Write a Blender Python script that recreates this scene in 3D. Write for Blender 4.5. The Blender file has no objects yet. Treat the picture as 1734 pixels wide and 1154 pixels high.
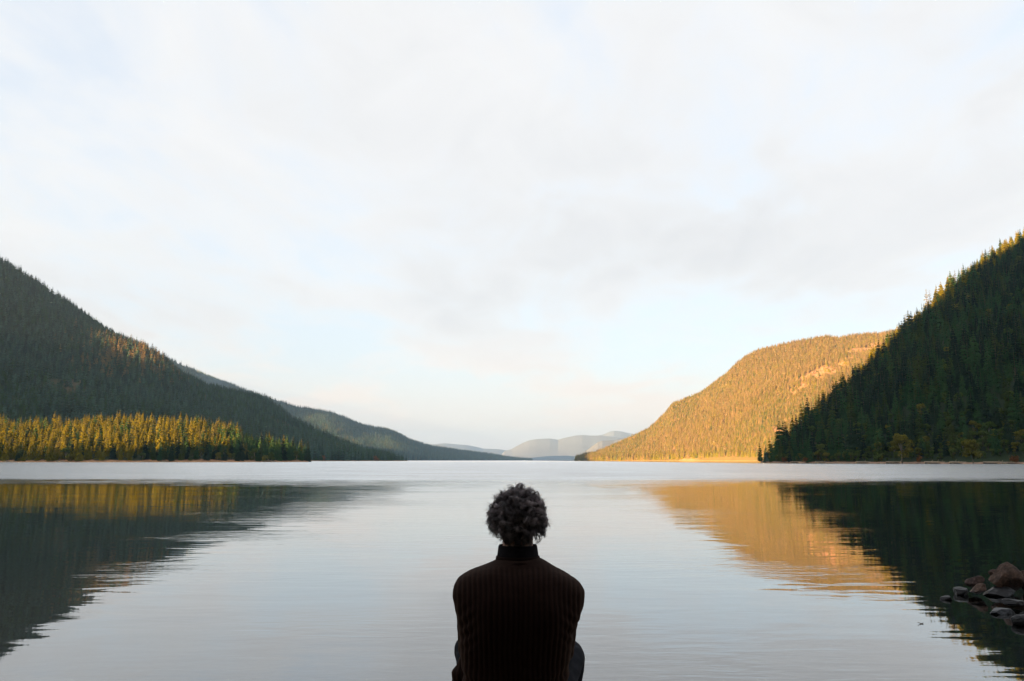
import bpy, bmesh, math, random
import numpy as np
from mathutils import Vector, Matrix

random.seed(7)
RNG = np.random.default_rng(11)
R = math.radians
scene = bpy.context.scene
COL = scene.collection

# ------------------------------------------------------------------ camera
CAM_Z = 1.8
FPX = 1349.0                      # focal length in photograph pixels (28 mm on 36 mm)
PITCH = math.atan(203.0 / FPX)
cam_d = bpy.data.cameras.new('camera'); cam_d.lens = 28.0; cam_d.sensor_width = 36.0
cam_d.clip_start = 0.05; cam_d.clip_end = 120000
cam = bpy.data.objects.new('camera', cam_d); COL.objects.link(cam)
cam.location = (0, 0, CAM_Z); cam.rotation_euler = (R(90) + PITCH, 0, 0)
scene.camera = cam

# ------------------------------------------------------------------ light
SUN_AZ = R(45)                    # the light travels forward and to the right
SUN_EL = R(7.5)
EXPOSURE = 3.2
world = bpy.data.worlds.new('World'); scene.world = world; world.use_nodes = True
sun_d = bpy.data.lights.new('sun', 'SUN'); sun_d.energy = 5.0; sun_d.angle = R(0.55); sun_d.color = (1.0, 0.57, 0.22)
sun = bpy.data.objects.new('sun', sun_d); COL.objects.link(sun)
LDIR = Vector((math.sin(SUN_AZ) * math.cos(SUN_EL), math.cos(SUN_AZ) * math.cos(SUN_EL), -math.sin(SUN_EL)))
sun.rotation_euler = LDIR.to_track_quat('-Z', 'Y').to_euler()
sun.location = (-60, -80, 60)
scene.view_settings.view_transform = 'Standard'; scene.view_settings.look = 'None'
scene.view_settings.exposure = EXPOSURE; scene.view_settings.gamma = 1.0
scene.view_settings.use_curve_mapping = False
scene.cycles.use_denoising = True; scene.cycles.use_adaptive_sampling = False
scene.cycles.max_bounces = 8; scene.cycles.diffuse_bounces = 2; scene.cycles.glossy_bounces = 3
scene.cycles.transparent_max_bounces = 8; scene.cycles.volume_bounces = 2
scene.cycles.sample_clamp_indirect = 4.0
scene.cycles.caustics_reflective = False; scene.cycles.caustics_refractive = False


class NT:
    """small helper to write node trees"""
    def __init__(self, tree):
        self.t = tree; tree.nodes.clear()
    def n(self, typ, props=None, **ins):
        nd = self.t.nodes.new(typ)
        for k, v in (props or {}).items(): setattr(nd, k, v)
        for k, v in ins.items():
            key = int(k[1:]) if k[0] == 'i' and k[1:].isdigit() else k.replace('_', ' ')
            self.set(nd.inputs[key], v)
        return nd
    def set(self, sock, v):
        if isinstance(v, bpy.types.NodeSocket): self.t.links.new(v, sock)
        elif isinstance(v, bpy.types.Node): self.t.links.new(v.outputs[0], sock)
        else:
            if hasattr(sock.default_value, '__len__') and isinstance(v, tuple) and len(v) == 3 and len(sock.default_value) == 4: v = (*v, 1)
            sock.default_value = v
    def math(self, op, a, b=0.0, c=0.0, clamp=False):
        nd = self.t.nodes.new('ShaderNodeMath'); nd.operation = op; nd.use_clamp = clamp
        self.set(nd.inputs[0], a); self.set(nd.inputs[1], b); self.set(nd.inputs[2], c)
        return nd.outputs[0]
    def mixc(self, f, a, b, blend='MIX'):
        nd = self.t.nodes.new('ShaderNodeMix'); nd.data_type = 'RGBA'; nd.blend_type = blend
        self.set(nd.inputs[0], f); self.set(nd.inputs[6], a); self.set(nd.inputs[7], b)
        return nd.outputs[2]
    def ramp(self, f, lo, hi, a=0.0, b=1.0, smooth=True):
        nd = self.t.nodes.new('ShaderNodeMapRange'); nd.interpolation_type = 'SMOOTHSTEP' if smooth else 'LINEAR'
        for i, v in enumerate((f, lo, hi, a, b)): self.set(nd.inputs[i], v)
        return nd.outputs[0]
    def noise(self, vec, scale, detail=4.0, rough=0.55, dist=0.0):
        nd = self.t.nodes.new('ShaderNodeTexNoise'); self.set(nd.inputs['Vector'], vec)
        nd.inputs['Scale'].default_value = scale; nd.inputs['Detail'].default_value = detail
        nd.inputs['Roughness'].default_value = rough; nd.inputs['Distortion'].default_value = dist
        return nd.outputs[0]
    def mapping(self, vec, loc=(0, 0, 0), rot=(0, 0, 0), sc=(1, 1, 1)):
        nd = self.t.nodes.new('ShaderNodeMapping'); self.set(nd.inputs[0], vec)
        nd.inputs[1].default_value = loc; nd.inputs[2].default_value = rot; nd.inputs[3].default_value = sc
        return nd.outputs[0]
    def sep(self, vec):
        return self.n('ShaderNodeSeparateXYZ', i0=vec).outputs


# ------------------------------------------------------------------ sky: thin bright veil of cloud over a pale evening sky
w = NT(world.node_tree)
sky = w.n('ShaderNodeTexSky', dict(sky_type='NISHITA', sun_disc=False, sun_elevation=SUN_EL, sun_rotation=R(180) + SUN_AZ,
                                   altitude=200.0, air_density=1.0, dust_density=1.2, ozone_density=1.5))
tc = w.n('ShaderNodeTexCoord')
dx, dy, dz = w.sep(tc.outputs['Generated'])
up = w.math('MAXIMUM', dz, 0.0)
den = w.math('ADD', up, 0.13)
pl = w.n('ShaderNodeCombineXYZ', i0=w.math('DIVIDE', dx, den), i1=w.math('DIVIDE', dy, den), i2=0.0).outputs[0]
plr = w.mapping(pl, rot=(0, 0, R(-28)), sc=(1.0, 0.62, 1.0))
big = w.noise(w.mapping(plr, loc=(3.1, 1.7, 0)), 0.55, 3.0, 0.5, 0.5)
mid = w.noise(w.mapping(plr, loc=(8.2, 4.4, 2)), 1.5, 6.0, 0.58, 0.9)
fine = w.noise(w.mapping(plr, loc=(1.2, 9.4, 5)), 4.0, 5.0, 0.6, 0.7)
dens = w.math('ADD', w.math('MULTIPLY', big, 0.44), w.math('ADD', w.math('MULTIPLY', mid, 0.38), w.math('MULTIPLY', fine, 0.18)))
cover = w.ramp(dens, 0.42, 0.56, 0.22, 1.0)
shade = w.ramp(dens, 0.44, 0.62, 1.0, 0.0)
edge = w.ramp(mid, 0.35, 0.68, 0.0, 1.0)
lowf = w.ramp(dz, 0.0, 0.19, 1.0, 0.0)
K = 1.065                          # cloud radiance for Background strength 0.1
ccol = w.mixc(shade, (0.80 * K, 0.815 * K, 0.84 * K), (1.03 * K, 1.02 * K, 1.005 * K))
ccol = w.mixc(w.math('MULTIPLY', edge, 0.4), ccol, (1.13 * K, 1.12 * K, 1.11 * K))
ccol = w.mixc(w.math('MULTIPLY', lowf, 0.9), ccol, (1.42 * K, 1.16 * K, 0.95 * K))
skyc = w.mixc(0.88, sky.outputs[0], (0.74 * K, 0.79 * K, 0.87 * K))
col = w.mixc(w.math('MAXIMUM', cover, w.math('MULTIPLY', lowf, 0.9)), skyc, ccol)
bg = w.n('ShaderNodeBackground', Color=col, Strength=0.1)
w.n('ShaderNodeOutputWorld', Surface=bg)


# ------------------------------------------------------------------ helpers
def tag(o, label=None, cat=None, group=None, kind=None):
    if label: o['label'] = label
    if cat: o['category'] = cat
    if group: o['group'] = group
    if kind: o['kind'] = kind
    return o

def mesh_from(name, V, F, smooth=True):
    me = bpy.data.meshes.new(name)
    me.from_pydata([tuple(map(float, v)) for v in V], [], [tuple(map(int, f)) for f in F])
    me.update()
    if smooth: me.polygons.foreach_set('use_smooth', [True] * len(me.polygons))
    return me

def obj(name, me, mat=None, parent=None, loc=(0, 0, 0)):
    o = bpy.data.objects.new(name, me); COL.objects.link(o)
    if mat is not None:
        me.materials.clear(); me.materials.append(mat)
    o.location = loc
    if parent: o.parent = parent
    return o

def empty(name, loc, rz=0.0, sc=1.0):
    o = bpy.data.objects.new(name, None); COL.objects.link(o)
    o.location = loc; o.rotation_euler = (0, 0, rz); o.scale = (sc, sc, sc); o.empty_display_size = 0.2
    return o

def material(name):
    m = bpy.data.materials.new(name); m.use_nodes = True
    return m, NT(m.node_tree)

CP, SP = math.cos(PITCH), math.sin(PITCH)
def at(px, py, Y):
    """the point at forward distance Y that stands where the photograph shows (px, py)"""
    u = (px - 867.0) / FPX; v = (577.0 - py) / FPX
    dyy = CP - v * SP; dzz = SP + v * CP
    s = Y / dyy
    return np.array([u * s, Y, CAM_Z + dzz * s])

def on_water(px, py):
    v = (577.0 - py) / FPX
    dyy = CP - v * SP; dzz = SP + v * CP
    return at(px, py, CAM_Z * dyy / -dzz)

def ground_x(px, Y):
    """x of a point at water level, forward distance Y, under photograph column px"""
    py = 780.0 + FPX * CAM_Z / Y
    return at(px, py, Y)[0]

def _hash(ix, iy, seed):
    n = (ix.astype(np.int64) * 374761393 + iy.astype(np.int64) * 668265263 + seed * 1442695041) & 0x7fffffff
    n = ((n ^ (n >> 13)) * 1274126177) & 0x7fffffff
    return ((n ^ (n >> 16)) & 0xffff) / 65535.0

def vnoise(x, y, seed=0):
    x = np.asarray(x, float); y = np.asarray(y, float)
    ix = np.floor(x); iy = np.floor(y); fx = x - ix; fy = y - iy
    fx = fx * fx * (3 - 2 * fx); fy = fy * fy * (3 - 2 * fy)
    a = _hash(ix, iy, seed); b = _hash(ix + 1, iy, seed); c = _hash(ix, iy + 1, seed); d = _hash(ix + 1, iy + 1, seed)
    return (a + (b - a) * fx) * (1 - fy) + (c + (d - c) * fx) * fy

def fbm(x, y, octv=4, seed=0):
    s = 0; a = 1; t = 0
    for i in range(octv):
        s = s + a * (vnoise(x, y, seed + i * 17) - 0.5); t += a; a *= 0.5; x = x * 2.03 + 5.1; y = y * 2.03 + 9.7
    return s / t * 2

# ------------------------------------------------------------------ materials
def foliage(name, a, b, trans=0.22):
    m, t = material(name)
    oi = t.n('ShaderNodeObjectInfo')
    g = t.n('ShaderNodeNewGeometry')
    nz = t.noise(g.outputs['Position'], 0.35, 3.0)
    f = t.math('ADD', t.math('MULTIPLY', oi.outputs['Random'], 0.7), t.math('MULTIPLY', nz, 0.5), clamp=True)
    c = t.mixc(f, a, b)
    d = t.n('ShaderNodeBsdfDiffuse', Color=c, Roughness=0.6)
    tr = t.n('ShaderNodeBsdfTranslucent', Color=c)
    t.n('ShaderNodeOutputMaterial', Surface=t.n('ShaderNodeMixShader', i0=trans, i1=d, i2=tr))
    return m

M = {}
M['dark'] = foliage('needles_dark', (0.007, 0.019, 0.014), (0.032, 0.058, 0.032))
M['blue'] = foliage('needles_blue_green', (0.005, 0.018, 0.017), (0.072, 0.140, 0.108))
M['green'] = foliage('needles_green', (0.016, 0.050, 0.020), (0.050, 0.105, 0.038))
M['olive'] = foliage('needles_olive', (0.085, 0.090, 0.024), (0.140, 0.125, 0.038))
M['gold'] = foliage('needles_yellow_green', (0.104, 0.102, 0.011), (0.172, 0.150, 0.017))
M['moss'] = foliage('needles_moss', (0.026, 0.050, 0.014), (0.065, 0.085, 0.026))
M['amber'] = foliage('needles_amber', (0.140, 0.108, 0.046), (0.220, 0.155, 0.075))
M['leaf'] = foliage('leaves_green', (0.050, 0.095, 0.022), (0.110, 0.140, 0.040), 0.3)
M['leafy'] = foliage('leaves_yellow_green', (0.120, 0.125, 0.025), (0.190, 0.170, 0.035), 0.3)
M['rust'] = foliage('leaves_rusty', (0.140, 0.060, 0.025), (0.200, 0.100, 0.035), 0.3)

def bark_mat(name, a, b):
    m, t = material(name)
    g = t.n('ShaderNodeTexCoord')
    v = t.mapping(g.outputs['Object'], sc=(3, 3, 0.5))
    nz = t.noise(v, 2.0, 4.0)
    c = t.mixc(t.ramp(nz, 0.3, 0.7), a, b)
    p = t.n('ShaderNodeBsdfPrincipled', Base_Color=c, Roughness=0.9)
    t.n('ShaderNodeOutputMaterial', Surface=p)
    return m
M['bark'] = bark_mat('bark_brown', (0.045, 0.030, 0.020), (0.13, 0.09, 0.06))
M['bark_pale'] = bark_mat('bark_pale', (0.12, 0.10, 0.075), (0.27, 0.23, 0.18))
M['drift'] = bark_mat('driftwood', (0.22, 0.15, 0.10), (0.46, 0.36, 0.27))

def terrain_mat(name, low, high, bare, bare_lo=0.6, bare_hi=0.7, scale=0.004, shore=(0.26, 0.17, 0.11), shore_h=3.0):
    """forest floor, with bare ground where the slope was cleared and a rocky strip along the waterline"""
    m, t = material(name)
    g = t.n('ShaderNodeNewGeometry')
    P = g.outputs['Position']
    n1 = t.noise(P, 0.02, 6.0, 0.6)
    c = t.mixc(n1, low, high)
    at_ = t.n('ShaderNodeAttribute', dict(attribute_name='bare'))
    n2 = t.noise(P, 0.05, 4.0, 0.6)
    c = t.mixc(t.math('MULTIPLY', at_.outputs['Fac'], t.ramp(n2, 0.25, 0.6, 0.55, 1.0)), c, bare)
    z = t.sep(P)[2]
    n3 = t.noise(P, 0.08, 3.0)
    hh = t.math('ADD', z, t.math('MULTIPLY', t.math('SUBTRACT', n3, 0.5), shore_h * 2.2))
    sf = t.ramp(hh, shore_h * 0.6, shore_h * 1.1, 1.0, 0.0)
    rock = t.mixc(t.noise(P, 0.3, 5.0, 0.65), tuple(k * 0.35 for k in shore), tuple(k * 1.6 for k in shore))
    c = t.mixc(sf, c, rock)
    p = t.n('ShaderNodeBsdfPrincipled', Base_Color=c, Roughness=0.95)
    p.inputs['Specular IOR Level'].default_value = 0.1
    t.n('ShaderNodeOutputMaterial', Surface=p)
    return m
M['floor_l'] = terrain_mat('forest_floor', (0.014, 0.026, 0.014), (0.030, 0.046, 0.024), (0.10, 0.075, 0.045), shore_h=1.6)
M['floor_head'] = terrain_mat('forest_floor_headland', (0.016, 0.024, 0.010), (0.034, 0.040, 0.018), (0.16, 0.10, 0.05), shore=(0.36, 0.20, 0.11), shore_h=2.6)
M['floor_r'] = terrain_mat('forest_floor_hill', (0.012, 0.022, 0.010), (0.028, 0.040, 0.018), (0.10, 0.07, 0.04), shore=(0.30, 0.19, 0.13), shore_h=1.0)
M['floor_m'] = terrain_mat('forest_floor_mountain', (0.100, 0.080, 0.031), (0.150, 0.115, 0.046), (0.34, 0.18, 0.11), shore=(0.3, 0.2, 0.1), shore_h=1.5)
M['far'] = terrain_mat('far_haze_tint', (0.095, 0.110, 0.130), (0.150, 0.165, 0.185), (0.1, 0.08, 0.06), shore_h=1.0)  # pale bluish ground stands in for thicker haze on the far ranges

# ------------------------------------------------------------------ water
m, t = material('lake_water')
g = t.n('ShaderNodeNewGeometry'); P = g.outputs['Position']
x, y, z = t.sep(P)
wob = t.math('MULTIPLY', t.math('SUBTRACT', t.noise(t.mapping(P, sc=(0.02, 0.06, 1)), 1.0, 4.0, 0.6), 0.5), 44.0)
wob2 = t.math('MULTIPLY', t.math('SUBTRACT', t.noise(t.mapping(P, sc=(0.35, 0.7, 1)), 1.0, 3.0, 0.6), 0.5), 40.0)
start = t.math('ADD', t.math('ADD', y, wob), wob2)
ruf = t.ramp(start, 54.0, 86.0)                                         # breeze reaches the open water
lee = t.math('MULTIPLY', t.ramp(x, 120.0, 200.0), t.ramp(t.math('SUBTRACT', y, t.math('MULTIPLY', x, -0.25)), 455.0, 500.0))   # calm again under the steep shore
ruf = t.math('MULTIPLY', ruf, t.math('SUBTRACT', 1.0, lee))
gust = t.ramp(t.noise(t.mapping(P, sc=(0.05, 0.14, 1)), 1.0, 3.0, 0.6), 0.35, 0.65, 0.55, 1.35)
pat = t.ramp(t.noise(t.mapping(P, sc=(0.10, 0.20, 1)), 1.0, 2.0), 0.38, 0.66, 0.1, 2.0)
h1 = t.math('MULTIPLY', t.noise(t.mapping(P, rot=(0, 0, R(6)), sc=(0.55, 1.35, 1)), 1.0, 2.0, 0.5, 0.3), 0.0058)
h2 = t.math('MULTIPLY', t.math('MULTIPLY', t.noise(t.mapping(P, rot=(0, 0, R(-9)), sc=(1.6, 5.0, 1)), 1.0, 3.0, 0.55, 0.4), 0.0024), pat)
h3 = t.math('MULTIPLY', t.math('MULTIPLY', t.noise(t.mapping(P, rot=(0, 0, R(14)), sc=(1.3, 2.6, 1)), 1.0, 3.0, 0.6), 0.085), t.math('MULTIPLY', ruf, gust))
hh = t.math('ADD', t.math('ADD', h1, h2), h3)
bump = t.n('ShaderNodeBump', Strength=1.0, Distance=1.0, Height=hh)
fr = t.math('POWER', t.n('ShaderNodeFresnel', IOR=1.34, Normal=bump).outputs[0], 0.64)
rough = t.math('ADD', t.math('MULTIPLY', ruf, 0.22), 0.012)
gl = t.n('ShaderNodeBsdfGlossy', Color=(0.96, 0.97, 0.98), Roughness=rough, Normal=bump)
tp = t.n('ShaderNodeBsdfTransparent', Color=(0.15, 0.16, 0.15))
t.n('ShaderNodeOutputMaterial', Surface=t.n('ShaderNodeMixShader', i0=fr, i1=tp, i2=gl))
M['water'] = m

def spaced(a, b, fine, n):
    """coordinates from a to b, dense near zero"""
    u = np.linspace(np.arcsinh(a / fine), np.arcsinh(b / fine), n)
    return np.sinh(u) * fine

def sheet(name, xs, ys, zf):
    X, Y = np.meshgrid(xs, ys)
    Z = zf(X, Y)
    V = np.stack([X, Y, Z], -1).reshape(-1, 3)
    nx, ny = len(xs), len(ys)
    i = np.arange(nx * ny).reshape(ny, nx)
    F = np.stack([i[:-1, :-1], i[:-1, 1:], i[1:, 1:], i[1:, :-1]], -1).reshape(-1, 4)
    return mesh_from(name, V, F)

lake = obj('lake', sheet('lake', spaced(-16000, 16000, 30, 41), spaced(-30, 39000, 30, 61), lambda X, Y: X * 0.0), M['water'])
tag(lake, 'calm lake mirroring the sky and hills, ruffled by breeze further out', 'lake', kind='structure')

# lake bed and bank: one sheet under the water that rises to the bank behind
SHX = np.array([-16000, -300, -40, -12, -3, 2, 5, 8, 9.5, 12, 20, 40, 80, 300, 16000.])
SHY = np.array([-8.0, -6.0, 1.0, 2.5, 4.3, 4.6, 6.0, 10.2, 12, 16, 24, 40, 60, 90, 90.])
def bed_z(X, Y):
    d = Y - np.interp(X, SHX, SHY)
    land = 0.52 * (1 - np.exp(np.minimum(d, 0) / 0.45)) + 0.05 * np.minimum(np.abs(np.minimum(d, 0)), 60.0)
    wet = -np.minimum(0.10 * np.maximum(d, 0) + 0.010 * np.maximum(d, 0) ** 1.6, 30.0)
    nz = fbm(X * 0.9, Y * 0.9, 3, 3) * 0.05 + fbm(X * 4, Y * 4, 2, 5) * 0.012
    nz = np.where(np.hypot(X, Y) < 80, nz, 0)
    return np.where(d < 0, land, wet) + nz - 0.01
m, t = material('lake_bed_stones')
g = t.n('ShaderNodeNewGeometry'); P = g.outputs['Position']
vo = t.n('ShaderNodeTexVoronoi', dict(feature='F1'), Vector=P, Scale=9.0)
vo2 = t.n('ShaderNodeTexVoronoi', dict(feature='F1'), Vector=P, Scale=3.1)
c = t.mixc(vo.outputs['Color'], (0.12, 0.095, 0.07), (0.28, 0.23, 0.18))
c = t.mixc(t.noise(P, 0.8, 5.0), c, (0.12, 0.11, 0.075))
bp = t.n('ShaderNodeBump', Strength=0.7, Distance=0.05, Height=t.math('ADD', t.math('MULTIPLY', vo.outputs['Distance'], -1.0), t.math('MULTIPLY', vo2.outputs['Distance'], -1.5)))
p = t.n('ShaderNodeBsdfPrincipled', Base_Color=c, Roughness=0.85, Normal=bp)
t.n('ShaderNodeOutputMaterial', Surface=p)
M['bed'] = m
bed = obj('lake_bed', sheet('lake_bed', spaced(-16000, 16000, 3.5, 231), spaced(-3000, 39000, 3.5, 241), bed_z), M['bed'])
tag(bed, 'stony lake bed and bank, brown in the shallows', 'lake bed', kind='structure')


# ------------------------------------------------------------------ hills
def spline(pts, n):
    """resample a polyline (k, d) to n points, evenly along its length, smoothed a little"""
    pts = np.asarray(pts, float)
    L = np.concatenate([[0], np.cumsum(np.linalg.norm(np.diff(pts[:, :2], axis=0), axis=1))])
    u = np.linspace(0, L[-1], n)
    out = np.stack([np.interp(u, L, pts[:, k]) for k in range(pts.shape[1])], 1)
    return out

def resample_at(pts, key, u):
    pts = np.asarray(pts, float)
    return np.stack([np.interp(u, key, pts[:, k]) for k in range(pts.shape[1])], 1)

class Hill:
    """a ridge line, a shore line, a slope between them and a back slope; all in world metres"""
    def __init__(self, name, ridge, shore, mat, n=220, mrows=90, prof=1.25, amp=25.0, nscale=260.0, back=0.9, seed=1, bare=None, label='', cat='hill', foot=-8.0, knobs=()):
        rk = np.array([r[0] for r in ridge], float); rp = np.array([r[1] for r in ridge], float)
        sk = np.array([s[0] for s in shore], float); sp = np.array([s[1] for s in shore], float)
        k0, k1 = rk[0], rk[-1]
        # keys: photograph columns; sample evenly along the ridge
        L = np.concatenate([[0], np.cumsum(np.linalg.norm(np.diff(rp[:, :2], axis=0), axis=1))])
        u = np.interp(np.linspace(0, L[-1], n), L, rk)
        Rg = resample_at(rp, rk, u); Sh = resample_at(sp, sk, u)
        s = np.concatenate([[-0.06, -0.02], np.linspace(0, 1, mrows), 1 + np.linspace(0.03, 1.0, 18) ** 1.3])
        G = np.zeros((n, len(s), 3))
        for j, sj in enumerate(s):
            if sj <= 1:
                xy = Sh + (Rg[:, :2] - Sh) * sj
                zf = (max(sj, 0) ** prof)
                zz = Rg[:, 2] * zf if sj > 0 else np.full(n, foot * (-sj / 0.06))
            else:
                b = sj - 1
                xy = Rg[:, :2] + (Rg[:, :2] - Sh) * b * back
                zz = Rg[:, 2] * (1 - b) ** 1.2 + foot * b
            G[:, j, 0] = xy[:, 0]; G[:, j, 1] = xy[:, 1]; G[:, j, 2] = zz
        mid = np.clip(s, 0, 1); wgt = np.where(s <= 1, np.minimum(mid * (1.0 - mid) * 4 + 0.0, 1) ** 0.7, np.minimum((s - 1) * 3, 1))
        nzv = fbm(G[..., 0] / nscale, G[..., 1] / nscale, 5, seed)
        hs = np.minimum(1, Rg[:, 2] / (np.max(Rg[:, 2]) * 0.5))[:, None]
        G[..., 2] += nzv * amp * wgt[None, :] * hs
        G[..., 2] += np.where((s > 0) & (s < 0.5), 1, 0)[None, :] * np.abs(fbm(G[..., 0] / 60, G[..., 1] / 60, 2, seed + 9)) * np.minimum(2.0, G[..., 2] * 0.2)
        for kx, ky, kr, kh in knobs:
            G[..., 2] += kh * np.exp(-((G[..., 0] - kx) ** 2 + (G[..., 1] - ky) ** 2) / (kr * kr)) * np.minimum(1, (1 - np.minimum(np.abs(s - .5) * 2, 1)) * 4)[None, :]
        self.G, self.s = G, s
        nn, mm = G.shape[:2]
        i = np.arange(nn * mm).reshape(nn, mm)
        F = np.stack([i[:-1, :-1], i[1:, :-1], i[1:, 1:], i[:-1, 1:]], -1).reshape(-1, 4)
        me = mesh_from(name, G.reshape(-1, 3), F)
        self.bare = bare(G[..., 0], G[..., 1], G[..., 2]) if bare else np.zeros((nn, mm))
        a = me.attributes.new('bare', 'FLOAT', 'POINT'); a.data.foreach_set('value', self.bare.reshape(-1).astype(np.float32))
        self.o = obj(name, me, mat); tag(self.o, label, cat, kind='structure')
    def scatter(self, count, smax=1.08, seed=3, smin=0.012, px_lim=(-90, 1824)):
        G, s = self.G, self.s
        rng = np.random.default_rng(seed)
        j1 = np.searchsorted(s, smax); j0 = np.searchsorted(s, smin)
        A = G[:-1, j0:j1 - 1]; B = G[1:, j0:j1 - 1]; C = G[1:, j0 + 1:j1]; D = G[:-1, j0 + 1:j1]
        area = np.linalg.norm(np.cross((C - A)[..., :2], (D - B)[..., :2]).reshape(A.shape[0], A.shape[1], -1), axis=-1) * 0.5
        area = area.reshape(-1); pr = area / area.sum()
        idx = rng.choice(len(pr), count, p=pr)
        a = rng.random(count)[:, None]; b = rng.random(count)[:, None]
        A, B, C, D = (q.reshape(-1, 3)[idx] for q in (A, B, C, D))
        P = (A * (1 - a) + B * a) * (1 - b) + (D * (1 - a) + C * a) * b
        bw = self.bare[:-1, j0:j1 - 1].reshape(-1)[idx]
        keep = (P[:, 2] > 0.8) & (rng.random(count) > bw * 0.93)
        dyc = P[:, 1] * CP + (P[:, 2] - CAM_Z) * SP
        pxs = 867 + FPX * P[:, 0] / np.maximum(dyc, 1)
        keep &= (pxs > px_lim[0]) & (pxs < px_lim[1]) & (P[:, 1] > 50)
        return P[keep], pxs[keep], s[j0 + idx % (j1 - 1 - j0)][keep]

def rpx(px, py, Y, tree=0.0):
    q = at(px, py, Y); q[2] = max(q[2] - tree, 0.6)
    return (px, q)
def spx(px, Y): return (px, (ground_x(px, Y), Y))

# the long mountain on the left
rd = [(-700, (-4300, 3000, 1240)), (-350, (-2950, 2850, 1120))]
rd += [rpx(a, b, c, 22) for a, b, c in [(-60, 388, 2760), (0, 433, 2900), (60, 470, 2950), (120, 510, 3000), (200, 561, 3040), (240, 584, 3050), (300, 618, 3080),
        (350, 643, 3100), (400, 655, 3130), (440, 667, 3130), (455, 673, 3100), (492, 704, 3000), (530, 722, 2900), (573, 739, 2760), (616, 752, 2620), (660, 760, 2500), (683, 772, 2430)]] + [rpx(690, 780, 2400)]
sh = [(-700, (-2900, 1500)), (-350, (-1900, 1480)), spx(-60, 1500), spx(0, 1550), spx(200, 1620), spx(400, 1720), spx(500, 1850), spx(600, 2050), spx(660, 2250), spx(691, 2390)]
LM = Hill('left_mountain', rd, sh, M['floor_l'], n=260, mrows=110, prof=1.12, amp=80, nscale=400, seed=21, knobs=[(-1330, 2690, 170, 58), (-1150, 2640, 120, 34), (-1560, 2400, 260, -85), (-1330, 2380, 160, -45)],
          bare=lambda X, Y, Z: np.clip((vnoise(X / 110, Y / 110, 61) - 0.80) * 8, 0, 1) * 0.7, label='steep forested mountain sloping down to the lake, mostly in shade', cat='mountain')

# the ridge further along the left shore
rd = [rpx(a, b, c * 1.65, 18) for a, b, c in [(180, 575, 4700), (250, 590, 4800), (326, 624, 4900), (364, 640, 8250), (420, 660, 5100), (460, 675, 5200), (486, 682, 5250), (501, 688, 5300), (538, 693, 5350), (561, 698, 5400),
        (584, 706, 5500), (602, 715, 5550), (628, 722, 5600), (659, 727, 5700), (677, 734, 5750), (691, 743, 5800), (706, 748, 5900), (729, 755, 6050), (746, 758, 6200), (775, 762, 6400), (832, 769, 6900), (861, 774.5, 7200)]] + [rpx(902, 780, 12400)]
sh = [spx(180, 5775), spx(460, 5857), spx(600, 6022), spx(690, 6435), spx(775, 8250), spx(861, 10890), spx(903, 12210)]
LR = Hill('far_ridge', rd, sh, M['floor_l'], n=180, mrows=60, prof=1.1, amp=60, nscale=600, seed=33, label='hazy forested ridge behind the shaded mountain, running down to the water', cat='ridge')

# the sunlit mountain on the right
rd = [rpx(974, 780, 4300)] + [rpx(a, b, c, 18) for a, b, c in [(988, 769, 4300), (1011, 760, 4300), (1046, 746, 4300), (1069, 734, 4300), (1095, 723, 4300), (1110, 711, 4300), (1127, 694, 4280), (1138, 679, 4280), (1164, 669, 4280),
        (1185, 661, 4250), (1225, 632, 4200), (1245, 616, 4200), (1262, 602, 4200), (1283, 591, 4200), (1311, 584, 4200), (1350, 575, 4220), (1399, 567, 4250), (1414, 569, 4260), (1455, 564, 4300), (1500, 561, 4320), (1560, 548, 4380), (1660, 525, 4450), (1800, 490, 4550)]]
sh = [spx(973, 4150), spx(1046, 3850), spx(1127, 3500), spx(1200, 3150), spx(1262, 2900), spx(1310, 2700), spx(1500, 2500), spx(1660, 2420), spx(1800, 2380)]
def rm_bare(X, Y, Z):
    # logged clearings: slanting bands on the slope
    u = X / np.maximum(Y, 1) * FPX + 867; hpx = Z / np.maximum(Y, 1) * FPX
    d1 = np.exp(-(((Z - 330 - (X - 1250) * 0.42) / 42) ** 2)) * np.clip((X - 1040) / 160, 0, 1) * np.clip((2150 - X) / 300, 0, 1)
    d2 = np.exp(-(((Z - 205 - (X - 1350) * 0.30) / 26) ** 2)) * np.clip((X - 1280) / 160, 0, 1)
    n = vnoise(X / 120, Y / 120, 5) * 0.7 + vnoise(X / 45, Y / 45, 6) * 0.5
    return np.clip((d1 * 1.1 + d2 * 0.7) * n * 1.9 - 0.25, 0, 1) + np.clip((vnoise(X / 90, Y / 90, 8) - 0.84) * 8, 0, 0.7)
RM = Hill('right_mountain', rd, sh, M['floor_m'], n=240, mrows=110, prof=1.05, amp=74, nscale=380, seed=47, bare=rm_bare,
          label='broad mountain glowing orange in low sun, with logged clearings', cat='mountain')

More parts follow.
